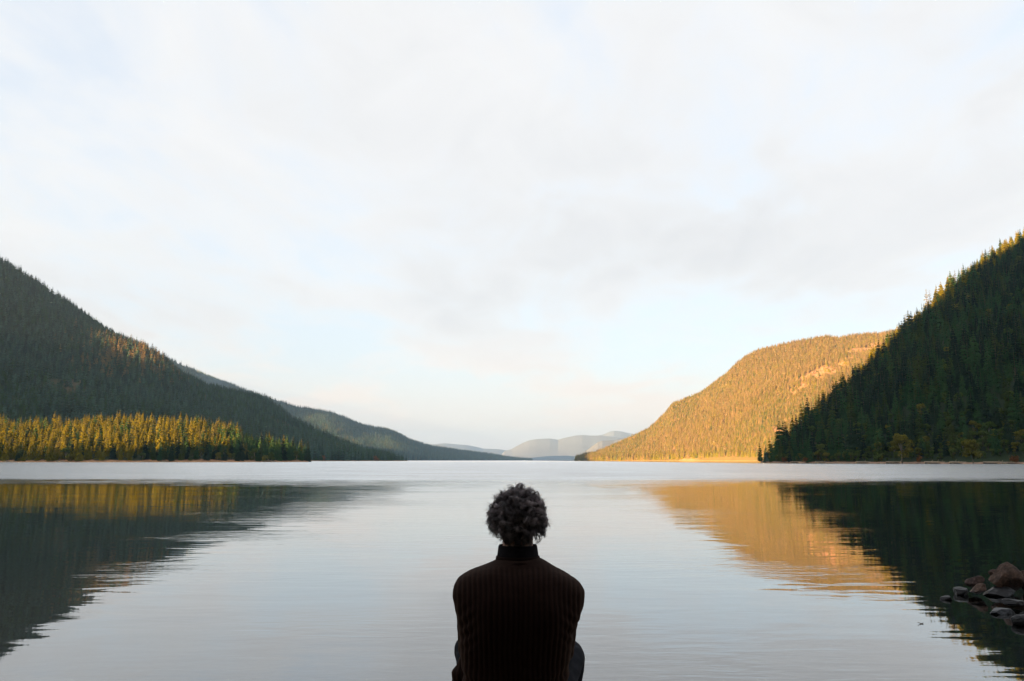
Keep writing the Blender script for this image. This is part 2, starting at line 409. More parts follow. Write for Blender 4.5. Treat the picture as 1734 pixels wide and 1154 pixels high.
# the steep wooded hill on the right shore
rd = [rpx(1288, 780, 716)] + [rpx(a, b, c, 16) for a, b, c in [(1306, 752, 735), (1343, 718, 780), (1373, 693, 820), (1414, 661, 880), (1455, 622, 940), (1473, 603, 970), (1503, 578, 1000), (1518, 557, 1020), (1548, 531, 1050), (1581, 499, 1085),
        (1630, 455, 1130), (1660, 431, 1160), (1697, 408, 1190), (1734, 387, 1225), (1850, 328, 1300)]] + [(2100, np.array([1350, 1250, 520.])), (2600, np.array([1500, 850, 560.]))]
sh = [spx(1286, 706), spx(1306, 672), spx(1340, 630), spx(1420, 575), spx(1550, 520), spx(1734, 470), spx(1850, 440), (2100, (480, 380)), (2600, (620, 150))]
RH = Hill('right_hill', rd, sh, M['floor_r'], n=220, mrows=110, prof=1.0, amp=16, nscale=150, seed=59, foot=-5,
          bare=lambda X, Y, Z: np.clip((vnoise(X / 40, Y / 40, 13) - 0.84) * 7, 0, 1) * 0.5, label='steep wooded hill in shade above a pale beach, its crest catching sun', cat='hill')

# the low wooded headland on the left
rd = [(-420, at(-420, 737, 1120)), (-150, at(-150, 735, 1150)), (0, at(0, 733, 1150)), (132, at(132, 731, 1150)), (208, at(208, 725, 1150)), (305, at(305, 729, 1150)), (350, at(350, 734, 1150)), (381, at(381, 741, 1140)),
      (409, at(409, 754, 1120)), (444, at(444, 767, 1090)), (480, at(480, 773, 1060)), (522, at(522, 780, 1000))]
sh = [spx(-420, 760), spx(-150, 790), spx(0, 805), spx(200, 830), spx(400, 862), spx(465, 900), spx(524, 975)]
HD = Hill('left_headland', rd, sh, M['floor_head'], n=200, mrows=70, prof=0.9, amp=5, nscale=90, seed=71, foot=-5,
          bare=lambda X, Y, Z: np.clip((vnoise(X / 22, Y / 22, 91) - 0.78) * 7, 0, 1) * np.where(Z < 7, 1, 0.3), label='low wooded headland with a rocky orange bank at the waterline', cat='headland')

# distant ranges beyond the end of the lake
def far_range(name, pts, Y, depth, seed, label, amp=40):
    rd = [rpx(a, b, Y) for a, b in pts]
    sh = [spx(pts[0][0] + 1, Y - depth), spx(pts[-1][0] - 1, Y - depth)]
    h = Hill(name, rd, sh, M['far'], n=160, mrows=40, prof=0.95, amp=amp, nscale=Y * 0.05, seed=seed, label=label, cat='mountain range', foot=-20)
    return h
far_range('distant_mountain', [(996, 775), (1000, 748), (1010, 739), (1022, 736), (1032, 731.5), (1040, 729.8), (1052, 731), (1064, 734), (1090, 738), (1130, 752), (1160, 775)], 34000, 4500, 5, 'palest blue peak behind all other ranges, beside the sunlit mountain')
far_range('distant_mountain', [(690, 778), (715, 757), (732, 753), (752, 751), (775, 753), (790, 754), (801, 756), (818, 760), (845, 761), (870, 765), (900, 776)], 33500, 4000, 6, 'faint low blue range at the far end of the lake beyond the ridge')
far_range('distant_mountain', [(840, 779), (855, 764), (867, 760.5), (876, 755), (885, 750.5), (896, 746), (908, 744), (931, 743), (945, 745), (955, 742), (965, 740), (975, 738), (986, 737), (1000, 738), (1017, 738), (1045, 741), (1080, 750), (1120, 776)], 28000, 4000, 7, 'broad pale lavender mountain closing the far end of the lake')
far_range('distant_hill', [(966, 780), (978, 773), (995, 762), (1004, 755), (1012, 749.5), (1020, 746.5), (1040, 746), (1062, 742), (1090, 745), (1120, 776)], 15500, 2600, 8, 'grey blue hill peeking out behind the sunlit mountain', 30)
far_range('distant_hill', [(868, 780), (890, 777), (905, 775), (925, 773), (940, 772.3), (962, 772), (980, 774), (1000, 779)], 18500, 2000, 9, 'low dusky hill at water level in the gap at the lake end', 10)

# unseen range behind the camera, its crest line shaped to cast the wanted shadows
pr = Vector((math.cos(SUN_AZ), -math.sin(SUN_AZ), 0)); ld = Vector((math.sin(SUN_AZ), math.cos(SUN_AZ), 0))
Q0 = -1500.0
prof = [(-4600, 1300), (-3700, 1270), (-3400, 1110), (-3300, 935), (-3150, 800), (-3055, 715), (-2979, 668), (-2916, 650), (-2825, 656), (-2694, 625), (-2500, 600), (-2300, 590), (-2083, 545), (-1800, 440), (-1500, 330), (-1250, 270), (-1050, 245),
        (-951, 243), (-932, 240), (-887, 262), (-843, 290), (-800, 320), (-700, 345), (-420, 365), (-385, 395), (-368, 445), (-350, 560), (-310, 660), (-280, 703), (-250, 745), (-200, 860), (0, 930), (900, 960), (1800, 900), (2600, 700)]
pp = np.interp(np.linspace(-4600, 2600, 480), [a for a, b in prof], range(len(prof)))
P_ = np.interp(pp, range(len(prof)), [a for a, b in prof]); H_ = np.interp(pp, range(len(prof)), [b for a, b in prof])
rows = [(-900, 0.0), (-600, 0.42), (-300, 0.75), (0, 1.0), (300, 0.7), (600, 0.36), (880, 0.0)]
V = []; F = []
for i in range(len(P_)):
    for q, f in rows:
        c = pr * P_[i] + ld * (Q0 + q)
        V.append((c.x, c.y, H_[i] * f + (fbm(np.array([c.x / 300]), np.array([c.y / 300]), 3, 4)[0] * 60 * f * (1 - f)) - (4 if f == 0 else 0)))
nr = len(rows)
for i in range(len(P_) - 1):
    for j in range(nr - 1):
        F.append((i * nr + j, (i + 1) * nr + j, (i + 1) * nr + j + 1, i * nr + j + 1))
rear = obj('rear_mountain', mesh_from('rear_mountain', V, F), M['floor_l'])
tag(rear, 'unseen range behind the viewer, crest shaped to shade the lake and hills', 'mountain', kind='structure')


# ------------------------------------------------------------------ trees
def conifer_crown(seed, H, Rr, levels, per, detail, droop=0.35, base=0.07, ragged=0.25, power=0.85):
    rg = random.Random(seed); V = []; F = []
    def kite(p0, dirv, side, ln, wd, drop, lift):
        a = len(V)
        mid = p0 + dirv * ln * 0.55 + Vector((0, 0, -drop * 0.35 + lift))
        V.extend([p0, p0 + dirv * ln * 0.5 + side * wd + Vector((0, 0, -drop * 0.75)), p0 + dirv * ln + Vector((0, 0, -drop)), p0 + dirv * ln * 0.5 - side * wd + Vector((0, 0, -drop * 0.75)), mid])
        F.extend([(a, a + 1, a + 4), (a + 1, a + 2, a + 4), (a + 2, a + 3, a + 4), (a + 3, a, a + 4)])
        return mid
    for i in range(levels):
        tt = (i + rg.uniform(-.3, .3)) / levels; tt = min(max(tt, 0), 0.985)
        zz = H * (base + (0.99 - base) * tt)
        r0 = Rr * ((1 - tt) ** power) * (0.75 + 0.25 * math.sin(min(1, tt * 6 + .35) * 1.57)) + 0.02 * H * (1 - tt) + 0.12
        a0 = rg.uniform(0, 6.28)
        for k in range(per):
            if detail and rg.random() < 0.13: continue
            a = a0 + 6.283 * (k + rg.uniform(-.25, .25)) / per
            r = r0 * rg.uniform(1 - ragged, 1 + ragged)
            d = Vector((math.cos(a), math.sin(a), 0)); sd = Vector((-math.sin(a), math.cos(a), 0))
            p0 = Vector((0, 0, zz + rg.uniform(-.01, .01) * H))
            dr = droop * r * rg.uniform(.5, 1.3) - 0.10 * r * tt
            if detail:
                mid = kite(p0, d, sd, r, r * 0.30 + .15, dr, 0.10 * r)
                for sg in (-1, 1):
                    d2 = (d + sd * sg * rg.uniform(.7, 1.1)).normalized()
                    kite(p0 + (mid - p0) * rg.uniform(.45, .8), d2, Vector((-d2.y, d2.x, 0)), r * rg.uniform(.38, .55), r * 0.17 + .10, dr * .6, 0.04 * r)
            else:
                kite(p0, d, sd, r, r * 0.50 + .2, dr, 0.14 * r)
    # leader
    a = len(V)
    V.extend([Vector((0.14, 0, H * .93)), Vector((-.07, .12, H * .93)), Vector((-.07, -.12, H * .93)), Vector((0, 0, H * 1.01))])
    F.extend([(a, a + 1, a + 3), (a + 1, a + 2, a + 3), (a + 2, a, a + 3)])
    return V, F

def tube_mesh(paths, sides=7):
    """closed tapered tubes; paths: list of (points, radii)"""
    V = []; F = []
    for pts, rad in paths:
        pts = [Vector(p) for p in pts]; base = len(V); n = len(pts)
        u = None
        for i, p in enumerate(pts):
            d = (pts[min(i + 1, n - 1)] - pts[max(i - 1, 0)]).normalized()
            if u is None: u = d.orthogonal().normalized()
            u = (u - d * u.dot(d)).normalized(); v = d.cross(u)
            for k in range(sides):
                a = 6.28318 * k / sides
                V.append(p + (u * math.cos(a) + v * math.sin(a)) * rad[i])
        for i in range(n - 1):
            for k in range(sides):
                k2 = (k + 1) % sides
                F.append((base + i * sides + k, base + i * sides + k2, base + (i + 1) * sides + k2, base + (i + 1) * sides + k))
        F.append(tuple(base + k for k in reversed(range(sides)))); F.append(tuple(base + (n - 1) * sides + k for k in range(sides)))
    return V, F

def conifer_trunk(H, r, seed):
    rg = random.Random(seed)
    pts = [(rg.uniform(-.12, .12) * (i > 0), rg.uniform(-.12, .12) * (i > 0), H * f - (1.5 if i == 0 else 0)) for i, f in enumerate((0, .25, .5, .75, .96))]
    return tube_mesh([(pts, [r * 1.15, r * .85, r * .62, r * .36, r * .07])], 6)

def broadleaf(seed, H, Rr, n=620, lean=0.0, size=0.95):
    rg = random.Random(seed); lobes = []
    for i in range(11):
        a = rg.uniform(0, 6.28); rr = Rr * math.sqrt(rg.random()) * .72; z = H * rg.uniform(.20, .86)
        rr *= 1.0 - max(0, (z / H - .55)) * 1.2
        lobes.append((Vector((math.cos(a) * rr - lean * z, math.sin(a) * rr, z)), Rr * rg.uniform(.30, .48)))
    V = []; F = []
    for i in range(n):
        c, r = rg.choice(lobes)
        d = Vector((rg.gauss(0, 1), rg.gauss(0, 1), rg.gauss(0, 1))).normalized()
        p = c + Vector((d.x, d.y, d.z * .8)) * r * rg.uniform(.55, 1.08)
        nrm = (d + Vector((rg.gauss(0, .6), rg.gauss(0, .6), rg.gauss(.3, .6)))).normalized()
        u = nrm.orthogonal().normalized(); v = nrm.cross(u); s = size * rg.uniform(.55, 1.2)
        b = len(V)
        V.extend([p + u * s, p + v * s * .6, p - u * s * .8, p - v * s * .6]); F.append((b, b + 1, b + 2, b + 3))
    paths = [([(0, 0, -1), (-lean * H * .1, 0, H * .2), (-lean * H * .35, 0, H * .45), (-lean * H * .6, 0, H * .7)], [H * .022, H * .017, H * .012, H * .005])]
    for c, r in lobes:
        z0 = H * rg.uniform(.18, .45)
        s0 = Vector((-lean * z0 * .6, 0, z0))
        paths.append(([s0, s0.lerp(c, .5) + Vector((0, 0, -.03 * H)), c], [H * .009, H * .006, H * .002]))
    return (V, F), tube_mesh(paths, 5)

def protos(kind):
    """prototype meshes: list of (crown mesh, trunk mesh, height)"""
    out = []
    if kind == 'near':
        spec = [(26, 5.4, 16, 8, .50, .80), (29, 4.9, 18, 8, .48, .85), (23, 5.6, 14, 9, .42, .70), (31, 5.8, 18, 8, .55, .75)]
        for i, (H, Rr, lv, per, dr, pw) in enumerate(spec):
            V, F = conifer_crown(100 + i, H, Rr, lv, per, True, dr, base=.04 + .03 * (i % 2), ragged=.36, power=pw)
            out.append((mesh_from('conifer_crown', V, F, False), mesh_from('conifer_trunk', *conifer_trunk(H, H * .013, i)), H))
    if kind == 'sparse':
        for i, (H, Rr, lv, per) in enumerate([(32, 3.2, 13, 4), (27, 2.7, 11, 4)]):
            V, F = conifer_crown(300 + i, H, Rr, lv, per, True, .3, base=.30, ragged=.45, power=.55)
            out.append((mesh_from('conifer_crown', V, F, False), mesh_from('conifer_trunk', *conifer_trunk(H, H * .012, 30 + i)), H))
    if kind == 'far':
        for i, (H, Rr, lv, per) in enumerate([(25, 5.4, 8, 6), (28, 5.0, 9, 6), (22, 5.8, 7, 6)]):
            V, F = conifer_crown(200 + i, H, Rr, lv, per, False, .55, base=.08, power=.72)
            out.append((mesh_from('conifer_crown', V, F, False), mesh_from('conifer_trunk', *conifer_trunk(H, H * .012, 60 + i)), H))
    return out

NEAR, SPARSE, FAR = protos('near'), protos('sparse'), protos('far')
BROAD = []
for i, (H, Rr, ln) in enumerate([(15, 5.6, 0), (12, 5.0, .12), (17, 5.2, 0)]):
    c, tr = broadleaf(400 + i, H, Rr, 640, ln)
    BROAD.append((mesh_from('broadleaf_crown', *c, False), mesh_from('broadleaf_trunk', *tr), H))
BUSH = []
for i in range(2):
    c, tr = broadleaf(440 + i, 4.6, 3.2, 260, 0, .6)
    BUSH.append((mesh_from('bush_leaves', *c, False), mesh_from('bush_stems', *tr), 4.6))

def joined(name, crown, trunk, mat):
    """crown and trunk in one mesh, for forest masses"""
    V = [v.co.copy() for v in crown.vertices]; n = len(V)
    F = [tuple(p.vertices) for p in crown.polygons]; k = len(F)
    V += [v.co.copy() for v in trunk.vertices]; F += [tuple(i + n for i in p.vertices) for p in trunk.polygons]
    me = mesh_from(name, V, F, False); me.materials.append(mat); me.materials.append(M['bark'])
    me.polygons.foreach_set('material_index', [0] * k + [1] * (len(F) - k))
    o = bpy.data.objects.new(name, me)
    return o

def forest_group(name, items):
    """node group that stands one of the given trees on every point"""
    c = bpy.data.collections.new(name)
    for i, it in enumerate(items):
        it.name = '%s_%02d' % (name, i); c.objects.link(it)
    g = bpy.data.node_groups.new(name, 'GeometryNodeTree')
    g.interface.new_socket('Geometry', in_out='INPUT', socket_type='NodeSocketGeometry')
    g.interface.new_socket('Geometry', in_out='OUTPUT', socket_type='NodeSocketGeometry')
    N = g.nodes; Lk = g.links
    gi = N.new('NodeGroupInput'); go = N.new('NodeGroupOutput')
    ci = N.new('GeometryNodeCollectionInfo'); ci.inputs['Collection'].default_value = c
    ci.inputs['Separate Children'].default_value = True; ci.inputs['Reset Children'].default_value = True
    io = N.new('GeometryNodeInstanceOnPoints'); io.inputs['Pick Instance'].default_value = True
    def attr(nm, ty):
        a = N.new('GeometryNodeInputNamedAttribute'); a.data_type = ty; a.inputs['Name'].default_value = nm
        return a.outputs['Attribute']
    Lk.new(gi.outputs[0], io.inputs['Points']); Lk.new(ci.outputs[0], io.inputs['Instance'])
    Lk.new(attr('kind_index', 'INT'), io.inputs['Instance Index'])
    Lk.new(attr('turn', 'FLOAT_VECTOR'), io.inputs['Rotation']); Lk.new(attr('size', 'FLOAT_VECTOR'), io.inputs['Scale'])
    Lk.new(io.outputs[0], go.inputs[0])
    return g

def forest(name, P, idx, size, group, label, cat='forest'):
    me = bpy.data.meshes.new(name); me.vertices.add(len(P))
    me.vertices.foreach_set('co', np.asarray(P, np.float32).reshape(-1))
    n = len(P); rng = np.random.default_rng(len(P))
    turn = np.zeros((n, 3), np.float32); turn[:, 2] = rng.random(n) * 6.283
    turn[:, :2] = rng.normal(0, 0.025, (n, 2))
    sz = np.stack([size * rng.uniform(.85, 1.15, n), size * rng.uniform(.85, 1.15, n), size], 1).astype(np.float32)
    me.attributes.new('kind_index', 'INT', 'POINT').data.foreach_set('value', idx.astype(np.int32))
    me.attributes.new('turn', 'FLOAT_VECTOR', 'POINT').data.foreach_set('vector', turn.reshape(-1))
    me.attributes.new('size', 'FLOAT_VECTOR', 'POINT').data.foreach_set('vector', sz.reshape(-1))
    o = obj(name, me)
    md = o.modifiers.new('forest', 'NODES'); md.node_group = group
    tag(o, label, cat, kind='stuff')
    return o

# kinds for the far slopes: 3 shapes x (dark, blue, green, olive)
FARMATS = ['dark', 'blue', 'green', 'olive', 'gold', 'amber']
G_FAR = forest_group('far_conifer', [joined('t', c, tr, M[mn]) for mn in FARMATS for (c, tr, H) in FAR])
G_NEAR = forest_group('near_conifer', [joined('t', c, tr, M[mn]) for mn in ('dark', 'green', 'moss') for (c, tr, H) in NEAR + SPARSE]
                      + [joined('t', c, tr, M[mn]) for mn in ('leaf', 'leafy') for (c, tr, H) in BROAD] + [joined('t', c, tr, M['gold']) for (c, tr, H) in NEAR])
G_HEAD = forest_group('headland_conifer', [joined('t', c, tr, M[mn]) for mn in ('gold', 'olive', 'dark', 'green') for (c, tr, H) in NEAR])
NB = 18   # first broadleaf index in the near group

def pick(rng, n, weights):
    """material choice per tree from (n, k) weights"""
    cw = np.cumsum(weights / weights.sum(1, keepdims=True), 1)
    return (rng.random(n)[:, None] > cw).sum(1)

rng = np.random.default_rng(5)
# left mountain: alternating stands of old and young trees
P, pxs, ss = LM.scatter(50000, seed=31)
X, Y, Z = P.T
stand = vnoise((X + Z * 1.3) / 260, (Y - Z) / 420, 77)
young = np.clip((stand - 0.47) * 10, 0, 1)
sz = (1.14 - 0.40 * young) * rng.uniform(.7, 1.25, len(P))
line = np.abs(Z - 560 - (X + 1800) * -0.42) < 16            # tall edge of an old stand
sz = np.where(line & (X < -1300), sz * 1.25, sz)
wts = np.stack([0.20 - .15 * young, 1.1 + 0 * young, .25 + .35 * young, .0 + 0 * young, .0 * young, 2.6 * np.exp(-((X + 1260) ** 2 + (Y - 2640) ** 2) / 100.0 ** 2)], 1)  # amber trees in one spot paint the sunlit patch on the slope
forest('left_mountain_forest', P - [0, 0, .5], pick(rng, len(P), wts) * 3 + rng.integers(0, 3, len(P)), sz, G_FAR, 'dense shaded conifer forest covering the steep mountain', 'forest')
# far ridge
P, pxs, ss = LR.scatter(30000, seed=32)
wts = np.tile([.4, .9, .2, .1, 0.], (len(P), 1))
forest('far_ridge_forest', P - [0, 0, .5], pick(rng, len(P), wts) * 3 + rng.integers(0, 3, len(P)), rng.uniform(.7, 1.25, len(P)) * 1.5, G_FAR, 'hazy blue green forest on the ridge down the lake', 'forest')
# sunlit mountain
P, pxs, ss = RM.scatter(80000, seed=33)
X, Y, Z = P.T
stand = vnoise(X / 300, (Y - Z * 2) / 260, 78)
young = np.clip((stand - 0.42) * 8, 0, 1)
sz = (0.95 - 0.36 * young) * rng.uniform(.75, 1.2, len(P))
shore = np.clip(1 - Z / 45, 0, 1)
sz = np.where(Z < 22, rng.uniform(.8, 1.25, len(P)), sz)
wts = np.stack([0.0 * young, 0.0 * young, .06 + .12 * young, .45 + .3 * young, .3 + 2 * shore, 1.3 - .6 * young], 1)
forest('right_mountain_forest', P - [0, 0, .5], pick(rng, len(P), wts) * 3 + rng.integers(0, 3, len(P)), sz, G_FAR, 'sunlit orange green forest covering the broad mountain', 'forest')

# near hill and headland: nearest trees one by one, the others as a mass
def thing_tree(name, proto, mat, loc, sc, rz, label, cat, group, trunk='bark', sxy=1.0):
    crown, trk, H = proto
    r = empty(name, loc, rz); r.scale = (sc * sxy, sc * sxy, sc)
    tag(r, label, cat, group)
    key = (crown.name, mat)
    if key not in SHARE:
        a = crown.copy(); a.materials.clear(); a.materials.append(M[mat])
        b = trk.copy(); b.materials.clear(); b.materials.append(M[trunk])
        SHARE[key] = (a, b)
    a, b = SHARE[key]
    tr = bpy.data.objects.new('trunk', b); COL.objects.link(tr); tr.parent = r
    cr = bpy.data.objects.new('foliage' if cat == 'bush' else 'crown', a); COL.objects.link(cr); cr.parent = r
    return r
SHARE = {}

def thin(P, dmin):
    """drop points closer together than dmin (grid based)"""
    seen = {}; keep = []
    for i, p in enumerate(P):
        k = (int(p[0] // dmin), int(p[1] // dmin)); ok = True
        for a in (-1, 0, 1):
            for b in (-1, 0, 1):
                for q in seen.get((k[0] + a, k[1] + b), ()):
                    if (q[0] - p[0]) ** 2 + (q[1] - p[1]) ** 2 < dmin * dmin: ok = False
        if ok: seen.setdefault(k, []).append(p); keep.append(i)
    return np.array(keep)

# headland
P, pxs, ss = HD.scatter(16000, seed=34, smax=1.25)
k = thin(P, 7.2); P, pxs, ss = P[k], pxs[k], ss[k]
d = np.hypot(P[:, 0], P[:, 1]); sz = rng.uniform(.50, 1.08, len(P)) * np.where(ss < .06, .85, 1.0)
front = np.argsort(ss)
inview = [i for i in front if -25 < pxs[i] < 545 and ss[i] < .30][:120]
sel = set(inview)
def where(px, bins):
    return next(w_ for lim, w_ in bins if px < lim)
def side_word(px):
    return where(px, [(60, 'at the far left edge'), (140, 'by the rounded golden bush'), (220, 'right of the rounded golden bush'), (300, 'behind the pale log'), (400, 'between the pale log and the yellow bush'),
                      (470, 'around the pale yellow bush'), (9999, 'at the headland end')])
for i in inview:
    px = pxs[i]; broad = (px > 330 and rng.random() < .45) or rng.random() < .05
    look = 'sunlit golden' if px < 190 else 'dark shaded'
    hgt = 'tall' if sz[i] > .95 else 'short' if sz[i] < .75 else 'medium'
    if broad:
        q = BROAD[rng.integers(0, 3)]
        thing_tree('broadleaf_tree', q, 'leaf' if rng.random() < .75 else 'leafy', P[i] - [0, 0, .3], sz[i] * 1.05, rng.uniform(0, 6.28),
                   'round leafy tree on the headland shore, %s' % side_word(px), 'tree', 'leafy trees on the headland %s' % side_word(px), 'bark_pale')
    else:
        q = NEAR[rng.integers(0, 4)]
        thing_tree('conifer_tree', q, (('gold', 'gold', 'gold', 'dark') if px < 230 else ('dark', 'green', 'moss', 'dark'))[rng.integers(0, 4)], P[i] - [0, 0, .3], sz[i] * .92, rng.uniform(0, 6.28),  # golden left, dark right: sun and shade put into the needle colour
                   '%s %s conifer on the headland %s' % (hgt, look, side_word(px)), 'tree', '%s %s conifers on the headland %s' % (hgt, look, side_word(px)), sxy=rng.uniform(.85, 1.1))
rest = np.array([i for i in range(len(P)) if i not in sel])
r_ = rng.random(len(rest)) + np.clip((pxs[rest] - 330) / 140, 0, .75) * (ss[rest] < .85); kind = np.where(r_ < .62, 0, np.where(r_ < .74, 1, np.where(r_ < .9, 2, 3))) * 4 + rng.integers(0, 4, len(rest))  # greener kinds rightwards below the crest, also painting the shade of that end
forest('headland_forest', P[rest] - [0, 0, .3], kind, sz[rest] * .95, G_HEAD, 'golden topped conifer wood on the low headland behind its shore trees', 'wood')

# steep hill
P, pxs, ss = RH.scatter(110000, seed=35, smax=1.10, px_lim=(1250, 1824))
k = thin(P, 6.8); P, pxs, ss = P[k], pxs[k], ss[k]
X, Y, Z = P.T
sz = rng.uniform(.62, 1.12, len(P))
fringe, fpx, fs = RH.scatter(160000, seed=36, smax=.07, smin=.001, px_lim=(1285, 1800))
kf = thin(fringe, 4.2); fringe = fringe[kf]
stand = vnoise((X - Z) / 70, (Y + Z) / 110, 17)
sz *= np.where(stand > .62, .72, 1.0)
lowbush = ss < .05
order = np.argsort(ss)
inview = [i for i in order if 1288 < pxs[i] < 1760][:165]
crest = [i for i in np.argsort(-np.abs(ss - 1.0) * 0 + np.abs(ss - 1.0)) if 1300 < pxs[i] < 1745 and i not in set(inview)][:30]
sel = set(inview) | set(crest)
def hill_word(px):
    return where(px, [(1330, 'at the tip'), (1380, 'by the low rusty bush'), (1440, 'left of the branching bush'), (1500, 'behind the branching bush'), (1550, 'around the tall yellowish tree'),
                      (1600, 'behind the thick bleached log'), (1670, 'behind the leaning yellow tree'), (1710, 'right of the leaning yellow tree'), (9999, 'at the right edge')])
def crest_word(px):
    return where(px, [(1400, 'lowest stretch by the tip'), (1500, 'lower stretch before the orange mountain'), (1580, 'stretch just above the orange mountain'), (1650, 'middle of the upper stretch'), (9999, 'highest stretch')])
for i in inview:
    px = pxs[i]; r_ = rng.random(); first = ss[i] < .05
    hgt = 'tall' if sz[i] > .95 else 'short' if sz[i] < .78 else 'medium'
    if r_ < (.34 if first else .16):
        q = BROAD[rng.integers(0, 3)]; yel = rng.random() < .3
        thing_tree('broadleaf_tree', q, 'leafy' if yel else 'leaf', P[i] - [0, 0, .3], sz[i] * .95, rng.uniform(0, 6.28),
                   '%s leafy tree on the steep hill shore, %s' % ('yellow green' if yel else 'green', hill_word(px)), 'tree',
                   '%s leafy trees on the steep hill shore %s' % ('yellow green' if yel else 'green', hill_word(px)), 'bark_pale')
    else:
        dk = rng.random(); mn = 'dark' if dk < .55 else 'green' if dk < .85 else 'moss'
        q = NEAR[rng.integers(0, 4)]
        wd = {'dark': 'dark', 'green': 'fresh green', 'moss': 'moss green'}[mn]
        thing_tree('conifer_tree', q, mn, P[i] - [0, 0, .3], sz[i] * (.8 if first else 1.0), rng.uniform(0, 6.28),
                   '%s %s %s row conifer on the steep hill, %s' % (hgt, wd, 'front' if first else 'second', hill_word(px)), 'tree', '%s %s conifers, %s row, steep hill shore %s' % (hgt, wd, 'front' if first else 'second', hill_word(px)))
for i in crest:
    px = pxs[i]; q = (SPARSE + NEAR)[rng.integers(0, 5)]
    thing_tree('conifer_tree', q, 'gold' if rng.random() < .6 else 'olive', P[i] - [0, 0, .3], sz[i] * 1.1, rng.uniform(0, 6.28),  # gold and olive needles paint the sun on the skyline trees
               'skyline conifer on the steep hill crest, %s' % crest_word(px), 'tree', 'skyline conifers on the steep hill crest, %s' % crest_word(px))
rest = np.array([i for i in range(len(P)) if i not in sel])
st = stand[rest]
r_ = rng.random(len(rest))
mi = np.where(st > .55, np.where(r_ < .62, 1, np.where(r_ < .85, 0, 2)), np.where(r_ < .62, 0, np.where(r_ < .84, 1, 2)))
shp = rng.integers(0, 4, len(rest)); shp = np.where(rng.random(len(rest)) < .16, rng.integers(4, 6, len(rest)), shp)
kind = mi * 6 + shp
bl = rng.random(len(rest)) < .10 + .12 * (ss[rest] < .2)
kind = np.where(bl, NB + rng.integers(0, 3, len(rest)) + 3 * (rng.random(len(rest)) < .2), kind)
fk = NB + rng.integers(0, 3, len(fringe)) + 3 * (rng.random(len(fringe)) < .18)
kind = np.where((ss[rest] > .86) & (rng.random(len(rest)) < .6), NB + 6 + rng.integers(0, 4, len(rest)), kind)  # gold kinds towards the crest paint its sunlit rim
forest('shore_scrub', fringe - [0, 0, .4], fk, rng.uniform(.22, .52, len(fringe)), G_NEAR, 'low green scrub along the beach at the foot of the steep hill', 'scrub')
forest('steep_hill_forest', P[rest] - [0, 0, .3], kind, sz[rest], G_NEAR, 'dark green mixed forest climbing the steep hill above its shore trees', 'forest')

# single trees and things one can pick out on the far shores
p = at(1297, 780, 690); thing_tree('conifer_tree', NEAR[1], 'blue', (p[0], 690, 0.3), .46, .4, 'small dark blue conifer alone at the tip of the steep hill', 'tree', None, sxy=1.15)
p = at(1648, 780, 478); thing_tree('broadleaf_tree', BROAD[1], 'leafy', (p[0], 478, .6), 1.2, .2, 'yellow green tree leaning over the beach between two pale logs', 'tree', None, 'bark_pale')
p = at(1538, 780, 512); thing_tree('broadleaf_tree', BROAD[0], 'leafy', (p[0], 520, 1.2), 1.25, 2.2, 'tall loose yellowish tree standing behind the beach at the middle of the steep hill', 'tree', None, 'bark_pale')
for px, Y, mn, s_, lab in [(1332, 640, 'rust', .9, 'rust coloured bush on the bank near the hill tip'), (1368, 605, 'rust', .8, 'low rusty bush above the pale boulders of the steep shore'),
                           (1566, 512, 'rust', .8, 'rust coloured bush behind the long driftwood log'), (1728, 470, 'rust', 1.0, 'dark rusty bush at the right edge of the beach'),
                           (115, 818, 'gold', 1.5, 'rounded golden bush at the waterline of the headland'), (30, 812, 'gold', 1.2, 'small golden bush at the far left waterline'),
                           (447, 885, 'leafy', 1.4, 'pale yellow bush at the headland end by the orange bank'), (545, 1960, 'rust', 2.6, 'reddish bush on the shore under the shaded mountain'),
                           (636, 2150, 'rust', 3.2, 'larger reddish bush cluster near the point of the shaded mountain'), (1495, 525, 'leaf', 1.1, 'pale branching bush over the beach of the steep hill')]:
    x_ = ground_x(px, Y)
    thing_tree('bush', BUSH[RNG.integers(0, 2)], mn, (x_, Y + 5, .7), s_, RNG.uniform(0, 6.28), lab, 'bush', None)

